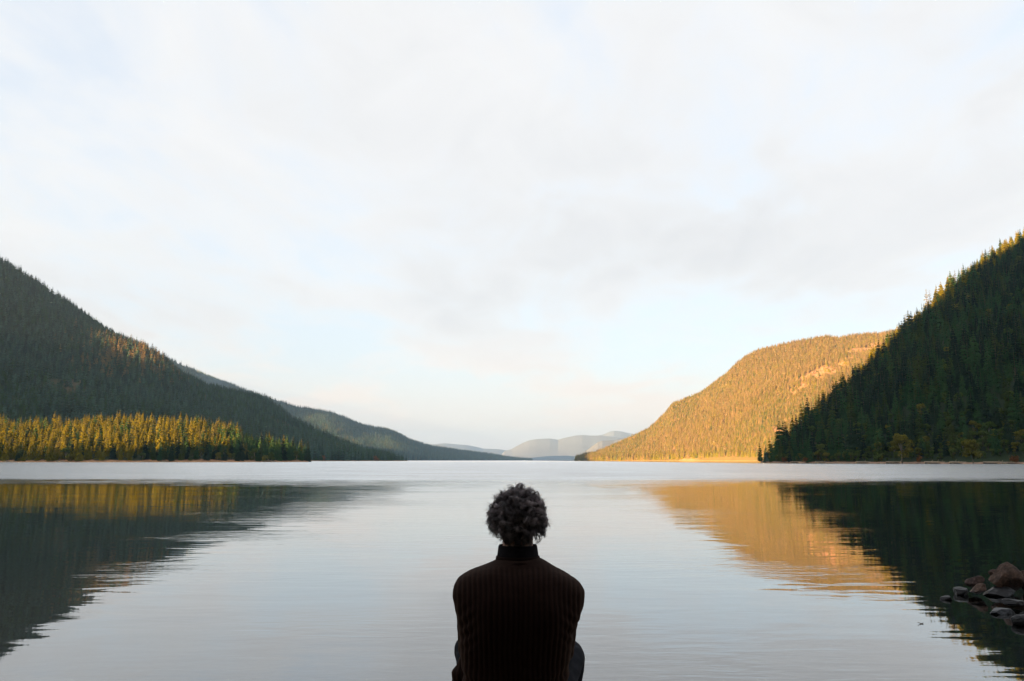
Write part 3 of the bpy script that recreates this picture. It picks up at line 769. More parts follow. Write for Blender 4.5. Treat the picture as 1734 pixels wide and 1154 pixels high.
def log_mesh(L, r, seed):
    rg = random.Random(seed); n = 9
    pts = [((i / (n - 1) - .5) * L, rg.uniform(-.15, .15), r * .8 + rg.uniform(-.05, .05) * r) for i in range(n)]
    rad = [r * (1 - .45 * i / (n - 1)) * rg.uniform(.92, 1.08) for i in range(n)]
    paths = [(pts, rad)]
    for k in range(3):
        i = rg.randint(2, n - 3); d = Vector((rg.uniform(.2, .8), rg.uniform(-1, 1), rg.uniform(.3, 1))).normalized()
        p0 = Vector(pts[i]); paths.append(([p0, p0 + d * r * 2.2, p0 + d * r * 3.4], [rad[i] * .35, rad[i] * .22, rad[i] * .08]))
    return mesh_from('driftwood_log', *tube_mesh(paths, 8))
for i, (px, L, r, lab) in enumerate([(1350, 9, .5, 'short pale driftwood log near the tip of the steep hill'), (1395, 12, .5, 'pale driftwood log on the beach beside pale boulders'), (1470, 16, .55, 'long pale log along the beach under the branching bush'),
                                     (1520, 14, .6, 'pale beached log left of the rusty bush'), (1588, 15, .65, 'thick bleached log right of the rusty bush'), (1628, 13, .6, 'bleached log touching the leaning yellow tree'), (1690, 16, .6, 'pale log right of the leaning yellow tree'), (1716, 12, .5, 'thin bleached log at the right end of the beach'),
                                     (16, 13, .7, 'orange lit log at the far left waterline'), (102, 11, .7, 'orange lit log beside the rounded golden bush'), (277, 9, .6, 'pale log on the dark shore of the headland'), (455, 16, .8, 'orange lit log lying at the end of the headland')]):
    hsh = sh_y = None
    src = [(1286, 706), (1306, 672), (1340, 630), (1420, 575), (1550, 520), (1734, 470), (1850, 440)] if px > 1000 else [(0, 805), (200, 830), (400, 862), (465, 900)]
    Yl = np.interp(px, [a for a, b in src], [b for a, b in src]) - 0.6
    o = obj('driftwood_log', log_mesh(L, r, i), M['drift'], None, (ground_x(px, Yl), Yl, .05)); o.rotation_euler = (0, 0, R(-8 if px < 1000 else 12) + RNG.uniform(-.12, .12))
    if px > 1000: o.rotation_euler[2] = -R(16) + RNG.uniform(-.1, .1)
    tag(o, lab, 'log', 'driftwood logs on the far shores')


# ------------------------------------------------------------------ rocks by the near shore on the right
def rock_mesh(seed, size, tilt=0.0, flat=0.0, sub=5):
    bm = bmesh.new(); bmesh.ops.create_icosphere(bm, subdivisions=sub, radius=0.5)
    rg = random.Random(seed)
    cuts = []
    for i in range(13):
        d = Vector((rg.gauss(0, 1), rg.gauss(0, 1), rg.gauss(0, 1))).normalized(); cuts.append((d, rg.uniform(.27, .43)))
    V = np.array([v.co for v in bm.verts]); o1 = rg.uniform(0, 50)
    for v in bm.verts:
        c = v.co
        for d, h in cuts:
            e = c.dot(d) - h
            if e > 0: c -= d * e * .97
    V = np.array([v.co for v in bm.verts])
    n = fbm(V[:, 0] * 3 + o1, V[:, 1] * 3 + V[:, 2] * 2.3, 4, seed) * .05 + fbm(V[:, 0] * 9 + o1, V[:, 2] * 9 + V[:, 1] * 7, 3, seed + 3) * .025
    rot = Matrix.Rotation(tilt, 3, 'Y')
    for v, k in zip(bm.verts, n):
        c = v.co * (1 + k * 2)
        v.co = rot @ Vector((c.x * size[0], c.y * size[1], c.z * size[2]))
    bmesh.ops.recalc_face_normals(bm, faces=bm.faces)
    me = bpy.data.meshes.new('rock'); bm.to_mesh(me); bm.free()
    me.polygons.foreach_set('use_smooth', [True] * len(me.polygons))
    return me
def rock_mat(name, a, b, wet):
    m, t = material(name)
    g = t.n('ShaderNodeNewGeometry'); tcx = t.n('ShaderNodeTexCoord')
    n1 = t.noise(tcx.outputs['Object'], 9.0, 6.0, 0.65); n2 = t.noise(tcx.outputs['Object'], 38.0, 4.0, 0.6)
    c = t.mixc(t.ramp(n1, .35, .68), a, b)
    c = t.mixc(t.ramp(n2, .5, .75, 0, .5), c, tuple(k * 1.7 for k in b))
    z = t.sep(g.outputs['Position'])[2]
    wf = t.ramp(t.math('ADD', z, t.math('MULTIPLY', t.math('SUBTRACT', n1, .5), .06)), wet, wet + .05, 1.0, 0.0)
    c = t.mixc(t.math('MULTIPLY', wf, .75), c, tuple(k * .3 for k in a))
    rg_ = t.math('SUBTRACT', .85, t.math('MULTIPLY', wf, .42))
    bp = t.n('ShaderNodeBump', Strength=.55, Distance=.012, Height=t.math('ADD', n1, t.math('MULTIPLY', n2, .5)))
    p = t.n('ShaderNodeBsdfPrincipled', Base_Color=c, Roughness=rg_, Normal=bp); p.inputs['Specular IOR Level'].default_value = .25
    t.n('ShaderNodeOutputMaterial', Surface=p)
    return m
M['rock_red'] = rock_mat('rock_reddish', (0.030, 0.018, 0.013), (0.098, 0.058, 0.041), .07)
M['rock_pink'] = rock_mat('rock_pinkish', (0.034, 0.022, 0.020), (0.100, 0.066, 0.057), .07)
M['rock_dark'] = rock_mat('rock_dark_wet', (0.012, 0.011, 0.013), (0.034, 0.031, 0.034), .3)
M['rock_blue'] = rock_mat('rock_slate', (0.022, 0.025, 0.032), (0.060, 0.066, 0.080), .3)
def rock(px, py, wpx, hpx, mat, seed, lab, tilt=0., base=None, deep=.5, sink=.35):
    """px, py: middle of what shows; base: photograph row where it meets the water"""
    b = base if base else py + hpx * .5
    q = on_water(px, b); s_ = q[1] / FPX * 1.03
    w_, h_ = wpx * s_, hpx * s_
    topz = at(px, py - hpx * .5, q[1])[2]; low = -sink * h_ if base is None else at(px, py + hpx * .5, q[1])[2]
    cz = (topz + low) / 2; hz = topz - low
    o = obj('boulder', rock_mesh(seed, (w_ * 1.12, w_ * .85, hz * 1.15), tilt), M[mat], None, (q[0], q[1] + w_ * .2, cz))
    tag(o, lab, 'boulder', 'boulders at the water edge')
rock(1711, 983, 48, 50, 'rock_red', 21, 'largest reddish boulder, upright on top of the pile by the water', tilt=-.45, base=1008)
rock(1689, 973, 18, 13, 'rock_red', 2, 'small reddish rock wedged behind the largest boulder', base=1001)
rock(1657, 986, 29, 17, 'rock_pink', 3, 'flat pinkish boulder left of the largest boulder', tilt=-.25, base=1004)
rock(1661, 1000, 27, 17, 'rock_red', 4, 'rusty boulder in front of the flat pinkish boulder', tilt=-.3, base=1014)
rock(1632, 1001, 27, 14, 'rock_dark', 5, 'round black wet boulder left of the rusty boulder')
rock(1605, 1013, 20, 7, 'rock_dark', 6, 'lowest wet boulder, outermost in the water')
rock(1700, 1006, 50, 20, 'rock_dark', 7, 'broad dark boulder put in for the black gap under the largest boulder', base=1010)  # dark stone stands in for the shaded gap here
rock(1722, 1022, 34, 13, 'rock_dark', 8, 'dark boulder at the edge in front of the largest boulder', base=1030)
rock(1702, 1035, 40, 11, 'rock_blue', 9, 'long slate grey boulder lying low in front')
rock(1734, 1051, 30, 16, 'rock_dark', 10, 'dark boulder nearest the viewer at the right edge')
rock(1742, 986, 28, 34, 'rock_red', 12, 'reddish boulder cut by the right edge beside the largest', base=1004)
for i, (px, py, wp) in enumerate([(1560, 1060, 34), (1640, 1030, 40), (1600, 1042, 46), (1662, 1052, 44), (1540, 1030, 30), (1690, 1070, 40)]):
    q = on_water(px, py); w_ = wp * q[1] / FPX
    o = obj('boulder', rock_mesh(40 + i, (w_ * 1.3, w_, w_ * .5), 0, sub=3), M['rock_pink' if i % 2 else 'rock_dark'], None, (q[0], q[1], -.06 - w_ * .26))
    tag(o, 'sunken stone under the dark water in front of the boulder pile', 'stone', 'sunken stones near the boulder pile')
# twig tip poking out of the water
q = on_water(1559, 1057)
o = obj('twig', mesh_from('twig', *tube_mesh([([(0, 0, -.12), (.005, 0, .004), (-.03, .0, .016)], [.010, .008, .003]), ([(.005, 0, .0), (.035, 0, .010)], [.007, .003])], 6)), M['bark'], None, q)
tag(o, 'small forked twig poking out of the still water', 'twig')


# ------------------------------------------------------------------ trees on the bank behind the viewer, which shade the sitting person
for i, (x_, y_, s_, k_) in enumerate([(-4.2, -6.9, .95, 0), (4.4, -7.2, 1.0, 1), (-11.0, -4.5, .95, 2), (11.5, -4.0, 1.0, 1), (0.2, -9.5, 1.15, 3)]):
    thing_tree('conifer_tree', NEAR[k_], 'dark', (x_, y_, float(bed_z(np.array([x_]), np.array([y_]))[0]) - .2), s_, i * 1.1,
               'conifer on the near bank behind the sitting person', 'tree', 'conifers on the near bank')


# ------------------------------------------------------------------ the person, seen from behind, sitting on a stone
YP = 2.9
def row(py, Y=YP):
    v = (577.0 - py) / FPX; dyy = CP - v * SP
    return at(867, py, Y)[2], Y / dyy / FPX          # height and metres per pixel
ROOT = Vector((0.025, 2.95, 0.50))

def loft(sections, seg=56, n=2.35):
    """closed loft of horizontal super-ellipses: (cx, cy, z, rx, ry)"""
    V = []; F = []
    for cx, cy, zz, rx, ry in sections:
        for k in range(seg):
            a = 6.28318 * k / seg; ca, sa = math.cos(a), math.sin(a)
            V.append((cx + rx * math.copysign(abs(ca) ** (2 / n), ca), cy + ry * math.copysign(abs(sa) ** (2 / n), sa), zz))
    m_ = len(sections)
    for i in range(m_ - 1):
        for k in range(seg):
            k2 = (k + 1) % seg
            F.append((i * seg + k, i * seg + k2, (i + 1) * seg + k2, (i + 1) * seg + k))
    F.append(tuple(reversed(range(seg)))); F.append(tuple((m_ - 1) * seg + k for k in range(seg)))
    if sections[0][2] > sections[-1][2]: F = [tuple(reversed(f)) for f in F]
    return V, F

def ball(c, r, seg=24, rings=16):
    V = []; F = []
    for i in range(rings + 1):
        th = math.pi * i / rings
        for k in range(seg):
            ph = 6.28318 * k / seg
            V.append((c[0] + r[0] * math.sin(th) * math.cos(ph), c[1] + r[1] * math.sin(th) * math.sin(ph), c[2] + r[2] * math.cos(th)))
    for i in range(rings):
        for k in range(seg):
            k2 = (k + 1) % seg
            F.append((i * seg + k, (i + 1) * seg + k, (i + 1) * seg + k2, i * seg + k2))
    return V, F

def limb(pts, rad, sub=6, sides=18):
    """smooth tapered tube with round ends through the joints"""
    P_ = [Vector(p) for p in pts]; out = []; rr = []
    n = len(P_)
    for i in range(n - 1):
        p0 = P_[max(i - 1, 0)]; p1 = P_[i]; p2 = P_[i + 1]; p3 = P_[min(i + 2, n - 1)]
        for s in range(sub):
            u = s / sub
            q = 0.5 * ((2 * p1) + (p2 - p0) * u + (2 * p0 - 5 * p1 + 4 * p2 - p3) * u * u + (-p0 + 3 * p1 - 3 * p2 + p3) * u ** 3)
            out.append(q); rr.append(rad[i] * (1 - u) + rad[i + 1] * u)
    out.append(P_[-1]); rr.append(rad[-1])
    d0 = (out[0] - out[1]).normalized(); d1 = (out[-1] - out[-2]).normalized()
    out = [out[0] + d0 * rr[0] * .85, out[0] + d0 * rr[0] * .55] + out + [out[-1] + d1 * rr[-1] * .55, out[-1] + d1 * rr[-1] * .85]
    rr = [rr[0] * .4, rr[0] * .8] + rr + [rr[-1] * .8, rr[-1] * .4]
    return tube_mesh([(out, rr)], sides)

def union(name, shapes, voxel, smooth=4):
    """one continuous surface round all the given closed shapes"""
    V = []; F = []
    for v, f in shapes:
        b = len(V); V += [tuple(p) for p in v]; F += [tuple(i + b for i in q) for q in f]
    me = mesh_from(name, V, F)
    o = bpy.data.objects.new(name, me); COL.objects.link(o)
    md = o.modifiers.new('r', 'REMESH'); md.mode = 'VOXEL'; md.voxel_size = voxel; md.use_smooth_shade = True
    if smooth:
        ms = o.modifiers.new('s', 'SMOOTH'); ms.factor = .5; ms.iterations = smooth
    dg = bpy.context.evaluated_depsgraph_get()
    out = bpy.data.meshes.new_from_object(o.evaluated_get(dg))
    bpy.data.objects.remove(o); bpy.data.meshes.remove(me)
    out.name = name
    out.polygons.foreach_set('use_smooth', [True] * len(out.polygons))
    return out

def to_root(me):
    n = len(me.vertices); co = np.empty(n * 3, np.float32); me.vertices.foreach_get('co', co)
    co = co.reshape(-1, 3) - np.array(ROOT, np.float32); me.vertices.foreach_set('co', co.reshape(-1)); me.update()
    return me

person = empty('person', ROOT)
tag(person, 'person with grey curly hair in a ribbed brown sweater, sitting with back to viewer', 'person')

# joints
HX = 0.021
hipL, hipR = Vector((-.085, 2.94, .955)), Vector((.115, 2.94, .955))
kneeL, kneeR = Vector((-.165, 3.36, 1.045)), Vector((.228, 3.36, 1.022))
ankL, ankR = Vector((-.15, 3.47, .60)), Vector((.20, 3.46, .60))
shL, shR = Vector((-.128, 2.93, 1.325)), Vector((.180, 2.93, 1.322))
elL, elR = Vector((-.138, 3.13, 1.075)), Vector((.172, 3.14, 1.085))
wrL, wrR = Vector((-.02, 3.33, 1.12)), Vector((.075, 3.36, 1.16))
headc = Vector((HX, 2.985, 1.588))

# body: one continuous skin surface, with five-fingered hands
sh_ = []
sh_.append(loft([(HX, 2.95, .90, .13, .10), (HX, 2.94, 1.0, .15, .10), (HX, 2.90, 1.15, .15, .095), (HX, 2.90, 1.3, .16, .09), (HX, 2.92, 1.38, .13, .075), (HX, 2.94, 1.42, .08, .06)], 32))
sh_.append(limb([(HX, 2.94, 1.38), (HX, 2.965, 1.46), (HX, 2.985, 1.54)], [.060, .056, .056]))
sh_.append(ball(headc + Vector((0, -.005, .006)), (.075, .093, .080)))
sh_.append(ball(headc + Vector((0, .035, -.045)), (.060, .066, .072)))
sh_.append(ball(headc + Vector((0, .062, -.088)), (.030, .030, .024)))                        # chin
sh_.append(limb([headc + Vector((0, .090, .012)), headc + Vector((0, .112, -.030)), headc + Vector((0, .100, -.040))], [.010, .013, .012], 3, 10))   # nose
for sx in (-1, 1):
    sh_.append(ball(headc + Vector((sx * .014, .100, -.040)), (.009, .010, .008), 12, 8))      # nostril wings
    sh_.append(ball(headc + Vector((sx * .032, .076, .022)), (.020, .016, .008), 12, 8))       # brow
    sh_.append(ball(headc + Vector((sx * .082, .002, -.022)), (.009, .020, .033), 14, 10))     # ear
    sh_.append(ball(headc + Vector((sx * .086, -.004, -.010)), (.008, .017, .019), 14, 10))
    sh_.append(ball(headc + Vector((sx * .018, .092, -.066)), (.016, .008, .005), 10, 8))      # lip corners
sh_.append(ball(headc + Vector((0, .096, -.064)), (.020, .009, .005), 12, 8)); sh_.append(ball(headc + Vector((0, .095, -.073)), (.018, .009, .006), 12, 8))
for s_, e_, w_, sx in ((shL, elL, wrL, 1), (shR, elR, wrR, -1)):
    sh_.append(limb([s_, s_.lerp(e_, .5), e_, e_.lerp(w_, .35), w_], [.050, .046, .037, .036, .026]))
    d = (w_ - e_).normalized(); side = Vector((0, 0, 1)).cross(d).normalized(); upv = d.cross(side).normalized()
    palm = w_ + d * .045
    sh_.append(limb([w_, palm, w_ + d * .085], [.024, .032, .030], 4, 12)); 
    for f, (off, ln) in enumerate([(-.027, .062), (-.009, .074), (.010, .078), (.028, .070)]):
        b0 = w_ + d * .085 + upv * off
        curl = side * (-sx)
        sh_.append(limb([b0 - d * .02, b0 + d * ln * .4 + curl * .004, b0 + d * ln * .72 + curl * .022, b0 + d * ln * .80 + curl * .044], [.0095, .009, .0082, .0072], 4, 10))
    t0 = w_ + d * .035 + upv * .026
    sh_.append(limb([t0, t0 + d * .03 + upv * .024, t0 + d * .058 + upv * .030, t0 + d * .078 + upv * .022], [.012, .011, .0098, .008], 4, 10))
for h_, k_, a_ in ((hipL, kneeL, ankL), (hipR, kneeR, ankR)):
    sh_.append(limb([h_, h_.lerp(k_, .5), k_, k_.lerp(a_, .3), a_], [.085, .072, .052, .052, .036]))
    sh_.append(limb([a_ + Vector((0, -.03, -.04)), a_ + Vector((0, .08, -.055)), a_ + Vector((0, .17, -.07))], [.034, .036, .022], 4, 12))
body_me = to_root(union('body', sh_, .0042, 3))
m, t = material('skin')
g = t.n('ShaderNodeTexCoord'); nz = t.noise(g.outputs['Object'], 30.0, 4.0)
c = t.mixc(nz, (0.36, 0.19, 0.13), (0.46, 0.26, 0.19))
p = t.n('ShaderNodeBsdfPrincipled', Base_Color=c, Roughness=.55); p.inputs['Subsurface Weight'].default_value = .12; p.inputs['Subsurface Radius'].default_value = (.01, .004, .002)
t.n('ShaderNodeOutputMaterial', Surface=p); M['skin'] = m
body = obj('body', body_me, M['skin'], person)
m, t = material('eye_white'); t.n('ShaderNodeOutputMaterial', Surface=t.n('ShaderNodeBsdfPrincipled', Base_Color=(.7, .68, .65), Roughness=.2)); M['eye'] = m
m, t = material('iris_brown'); t.n('ShaderNodeOutputMaterial', Surface=t.n('ShaderNodeBsdfPrincipled', Base_Color=(.06, .035, .02), Roughness=.15)); M['iris'] = m
for sx in (-1, 1):
    e_ = obj('eye', to_root(mesh_from('eye', *ball(headc + Vector((sx * .032, .079, .004)), (.0125, .0125, .0125)))), M['eye'], person)
    obj('iris', to_root(mesh_from('iris', *ball(headc + Vector((sx * .032, .0885, .004)), (.0058, .004, .0058), 12, 8))), M['iris'], e_)

# sweater: silhouette rows read off the photograph at the person's own distance
rows_ = [(948, 842, 913, .060, 2.945), (952, 834, 921, .074, 2.94), (957, 822, 930, .086, 2.935), (963, 806, 940, .097, 2.928), (969, 793, 953, .106, 2.92), (975, 783, 965, .113, 2.915), (982, 775.5, 976, .119, 2.91), (990, 770.5, 984, .123, 2.905),
         (1000, 768, 989.5, .127, 2.90), (1010, 768, 990.5, .130, 2.897), (1024, 771, 988.5, .132, 2.893), (1040, 774.5, 983.5, .133, 2.892), (1056, 776.5, 977, .133, 2.894), (1073, 777, 971, .132, 2.90), (1092, 778, 969, .131, 2.905), (1107, 779, 968, .131, 2.91),
         (1125, 781.5, 965.5, .131, 2.92), (1154, 784, 962, .133, 2.93), (1195, 783, 964, .138, 2.94), (1225, 784, 963, .140, 2.945)]
secs = []
for py, xl, xr, ry, cy in rows_:
    zz, sc_ = row(py); secs.append((((xl + xr) / 2 - 867) * sc_, cy, zz, (xr - xl) / 2 * sc_, ry))
shapes = [loft(list(reversed(secs)), 72, 2.25)]
for s_, e_, w_ in ((shL, elL, wrL), (shR, elR, wrR)):
    shapes.append(limb([s_, s_.lerp(e_, .5), e_, e_.lerp(w_, .4), e_.lerp(w_, .93)], [.070, .064, .054, .050, .041]))
zh, _ = row(1160)
shapes.append(limb([(-.150, 3.06, 1.085), (-.180, 3.01, 1.035), (-.192, 2.98, .96)], [.038, .036, .034], 4, 14))   # slack of the sweater over the thighs
shapes.append(limb([(.160, 3.06, 1.07), (.168, 3.01, 1.02), (.172, 2.98, .95)], [.038, .036, .034], 4, 14))
sw = union('sweater', shapes, .0036, 5)
n_ = len(sw.vertices); co = np.empty(n_ * 3, np.float32); nr_ = np.empty(n_ * 3, np.float32)
sw.vertices.foreach_get('co', co); sw.vertices.foreach_get('normal', nr_); co = co.reshape(-1, 3); nr_ = nr_.reshape(-1, 3)
wz = np.interp(-co[:, 2], [-s[2] for s in secs], [s[3] for s in secs]); cxz = np.interp(-co[:, 2], [-s[2] for s in secs], [s[0] for s in secs])
ux = co[:, 0] - HX * .4
ux = ux * (1 + .05 * np.clip((1.38 - co[:, 2]) / .3, 0, 1))
warp = fbm(co[:, 0] * 5, co[:, 2] * 6, 2, 12)
rib = np.cos(2 * np.pi * ux / .0175 + 0.6 * np.sin(co[:, 2] * 9) + 2.4 * warp)
rib = np.sign(rib) * np.abs(rib) ** .7
ribw = np.clip((1.436 - co[:, 2]) / .012, 0, 1)
blade = sum(np.exp(-(((co[:, 0] - bx) / .055) ** 2 + ((co[:, 2] - 1.285) / .075) ** 2)) for bx in (-.075, .125)) * .012 * (nr_[:, 1] < -.3)
spine = -np.exp(-((co[:, 0] - .025) / .02) ** 2) * .006 * (nr_[:, 1] < -.5)
fold = np.sin(co[:, 2] * 95 + 5 * np.sin(co[:, 0] * 11 + 1) + 3 * fbm(co[:, 0] * 6, co[:, 2] * 6, 2, 4)) * .004 * np.clip((1.13 - co[:, 2]) / .06, 0, 1)
arm_ = np.exp(-((np.abs(co[:, 0] - .025) - .175) / .03) ** 2) * np.exp(-((co[:, 2] - 1.23) / .07) ** 2) * np.sin((co[:, 2] * 1.2 + np.abs(co[:, 0])) * 120) * .004
wr_ = (fbm(co[:, 0] * 7, co[:, 2] * 9 + co[:, 1] * 5, 3, 3) * .007 + blade + spine + fold + arm_)[:, None]
co = co + nr_ * (rib * ribw * (.0013 + .0008 * fbm(co[:, 0] * 9, co[:, 2] * 7, 2, 22)))[:, None] * np.clip(np.abs(nr_[:, 1:2]) * 1.6, 0.15, 1) + nr_ * wr_
sw.vertices.foreach_set('co', co.astype(np.float32).reshape(-1))
aa = sw.attributes.new('rib', 'FLOAT', 'POINT'); aa.data.foreach_set('value', (rib * ribw * .5 + .5).astype(np.float32))
sw.update()
m, t = material('brown_knit')
g = t.n('ShaderNodeTexCoord'); at_ = t.n('ShaderNodeAttribute', dict(attribute_name='rib'))
nz = t.noise(t.mapping(g.outputs['Object'], sc=(1, 1, 1)), 160.0, 3.0)
c = t.mixc(at_.outputs['Fac'], (0.009, 0.004, 0.004), (0.022, 0.0095, 0.007))
c = t.mixc(t.math('MULTIPLY', nz, .5), c, (0.018, 0.009, 0.006))
bp = t.n('ShaderNodeBump', Strength=.5, Distance=.002, Height=nz)
p = t.n('ShaderNodeBsdfPrincipled', Base_Color=c, Roughness=.95, Normal=bp); p.inputs['Specular IOR Level'].default_value = .1
p.inputs['Sheen Weight'].default_value = .15; p.inputs['Sheen Roughness'].default_value = .5; p.inputs['Sheen Tint'].default_value = (.5, .3, .2, 1)
t.n('ShaderNodeOutputMaterial', Surface=p); M['knit'] = m
sweater = obj('sweater', to_root(sw), M['knit'], person); sweater['label'] = 'dark brown sweater with vertical ribs'
# neck band of the sweater
def ring(cx, cy, pr_, seg=48):
    """closed band swept round the neck: pr_ = list of (radius_x, radius_y, z, cy offset)"""
    V = []; F = []; n = len(pr_)
    for k in range(seg):
        a = 6.28318 * k / seg
        for rx, ry, zz, oy in pr_: V.append((cx + rx * math.cos(a), cy + oy + ry * math.sin(a), zz))
    for k in range(seg):
        k2 = (k + 1) % seg
        for i in range(n):
            i2 = (i + 1) % n
            F.append((k * n + i, k2 * n + i, k2 * n + i2, k * n + i2))
    return V, F
zb, sb = row(949); zt, st_ = row(944)
nb = ring(HX, 2.945, [(.077, .066, zb - .006, 0), (.080, .069, zb - .001, 0), (.078, .068, zt - .001, .004), (.073, .063, zt, .004), (.070, .060, zb - .002, 0)])
obj('neckband', to_root(mesh_from('neckband', *nb)), M['knit'], sweater)
# dark collar standing above it
za, _ = row(926); zc, _ = row(952)
cl = ring(HX, 2.95, [(.0745, .064, zc, -.006), (.0740, .064, zc + .02, -.002), (.0705, .063, za - .006, .012), (.068, .061, za, .014), (.0655, .058, za - .004, .014), (.068, .058, zc, -.004)])
m, t = material('dark_collar_cloth'); g = t.n('ShaderNodeTexCoord'); nz = t.noise(g.outputs['Object'], 120., 3.)
p = t.n('ShaderNodeBsdfPrincipled', Base_Color=t.mixc(nz, (.008, .007, .009), (.018, .015, .017)), Roughness=.9); p.inputs['Specular IOR Level'].default_value = .1
t.n('ShaderNodeOutputMaterial', Surface=p); M['collar'] = m
o = obj('collar', to_root(mesh_from('collar', *cl)), M['collar'], person); o['label'] = 'dark collar standing above the sweater neck'
# trousers
m, t = material('navy_denim'); g = t.n('ShaderNodeTexCoord'); nz = t.noise(t.mapping(g.outputs['Object'], sc=(1, 1, 3)), 90., 4.)
p = t.n('ShaderNodeBsdfPrincipled', Base_Color=t.mixc(nz, (.004, .005, .009), (.009, .010, .016)), Roughness=.9); p.inputs['Specular IOR Level'].default_value = .15
t.n('ShaderNodeOutputMaterial', Surface=p); M['denim'] = m
ts = [loft([(HX * .7, 2.95, .868, .150, .120), (HX * .7, 2.945, .93, .158, .125), (HX * .7, 2.94, 1.0, .150, .115)], 32)]
for h_, k_, a_ in ((hipL, kneeL, ankL), (hipR, kneeR, ankR)):
    ts.append(limb([h_, h_.lerp(k_, .5) + Vector((0, 0, .01)), k_, k_.lerp(a_, .35) + Vector((0, .01, 0)), a_ + Vector((0, 0, .02))], [.098, .082, .064, .062, .056]))
tm = union('trousers', ts, .006, 5)
n_ = len(tm.vertices); co = np.empty(n_ * 3, np.float32); nr_ = np.empty(n_ * 3, np.float32)
tm.vertices.foreach_get('co', co); tm.vertices.foreach_get('normal', nr_); co = co.reshape(-1, 3); nr_ = nr_.reshape(-1, 3)
co = co + nr_ * (fbm(co[:, 0] * 12, co[:, 2] * 16 + co[:, 1] * 9, 3, 8) * .008)[:, None]
tm.vertices.foreach_set('co', co.astype(np.float32).reshape(-1)); tm.update()
o = obj('trousers', to_root(tm), M['denim'], person); o['label'] = 'dark navy trousers'
m, t = material('shoe_leather'); t.n('ShaderNodeOutputMaterial', Surface=t.n('ShaderNodeBsdfPrincipled', Base_Color=(.025, .017, .012), Roughness=.5)); M['shoe'] = m
for a_ in (ankL, ankR):
    me = union('shoe', [limb([a_ + Vector((0, -.035, -.035)), a_ + Vector((0, .08, -.055)), a_ + Vector((0, .19, -.068))], [.044, .047, .036], 4, 14),
                        limb([a_ + Vector((0, -.01, -.02)), a_ + Vector((0, 0, .03))], [.05, .048], 3, 14)], .006, 4)
    obj('shoe', to_root(me), M['shoe'], person)

# hair: a dark under-layer and thousands of curling strands
rg = random.Random(5)
hc = headc + Vector((0, -.012, .002)); HR = Vector((.080, .099, .084))
cap = []
Vc, Fc = ball(hc, (HR.x, HR.y, HR.z), 40, 28)
Vc = [Vector(v) for v in Vc]
def hair_ok(q):
    """true where hair grows: above the nape, behind the forehead"""
    d = Vector(((q.x - hc.x) / HR.x, (q.y - hc.y) / HR.y, (q.z - hc.z) / HR.z))
    return d.z > -.52 - .16 * (d.y < -.4) + 1.0 * max(0, d.y - .05) and not (d.y > .55 and d.z < .55) and not (abs(d.x) > .66 and d.z < -.22 and d.y > -.45)
Fc = [f for f in Fc if all(hair_ok(Vc[i]) for i in f)]
Vc = [hc + (v - hc) * (1 + .05 * (vnoise(np.array([v.x * 60]), np.array([v.z * 60 + v.y * 40]), 2)[0])) for v in Vc]
bmc = bmesh.new(); vv = [bmc.verts.new(v) for v in Vc]
for f in Fc:
    try: bmc.faces.new([vv[i] for i in f])
    except ValueError: pass
bmesh.ops.remove_doubles(bmc, verts=bmc.verts, dist=1e-5)
bmesh.ops.delete(bmc, geom=[v for v in bmc.verts if not v.link_faces], context='VERTS')
capm = bpy.data.meshes.new('scalp_hair'); bmc.to_mesh(capm); bmc.free()
SV = []; SF = []; ST = []
def strand(pts, r0, tone, sides=3):
    b = len(SV); n = len(pts); u = None
    for i, p in enumerate(pts):
        d = (pts[min(i + 1, n - 1)] - pts[max(i - 1, 0)])
        d = d.normalized() if d.length > 1e-7 else Vector((0, 0, 1))
        if u is None: u = d.orthogonal().normalized()
        u = (u - d * u.dot(d)); u = u.normalized() if u.length > 1e-6 else d.orthogonal().normalized()
        v = d.cross(u); r = r0 * (1 - .6 * (i / (n - 1)) ** 2)
        for k in range(sides):
            a = 6.28318 * k / sides
            SV.append(p + (u * math.cos(a) + v * math.sin(a)) * r); ST.append(tone)
    for i in range(n - 1):
        for k in range(sides):
            k2 = (k + 1) % sides
            SF.append((b + i * sides + k, b + i * sides + k2, b + (i + 1) * sides + k2, b + (i + 1) * sides + k))
nl = 0
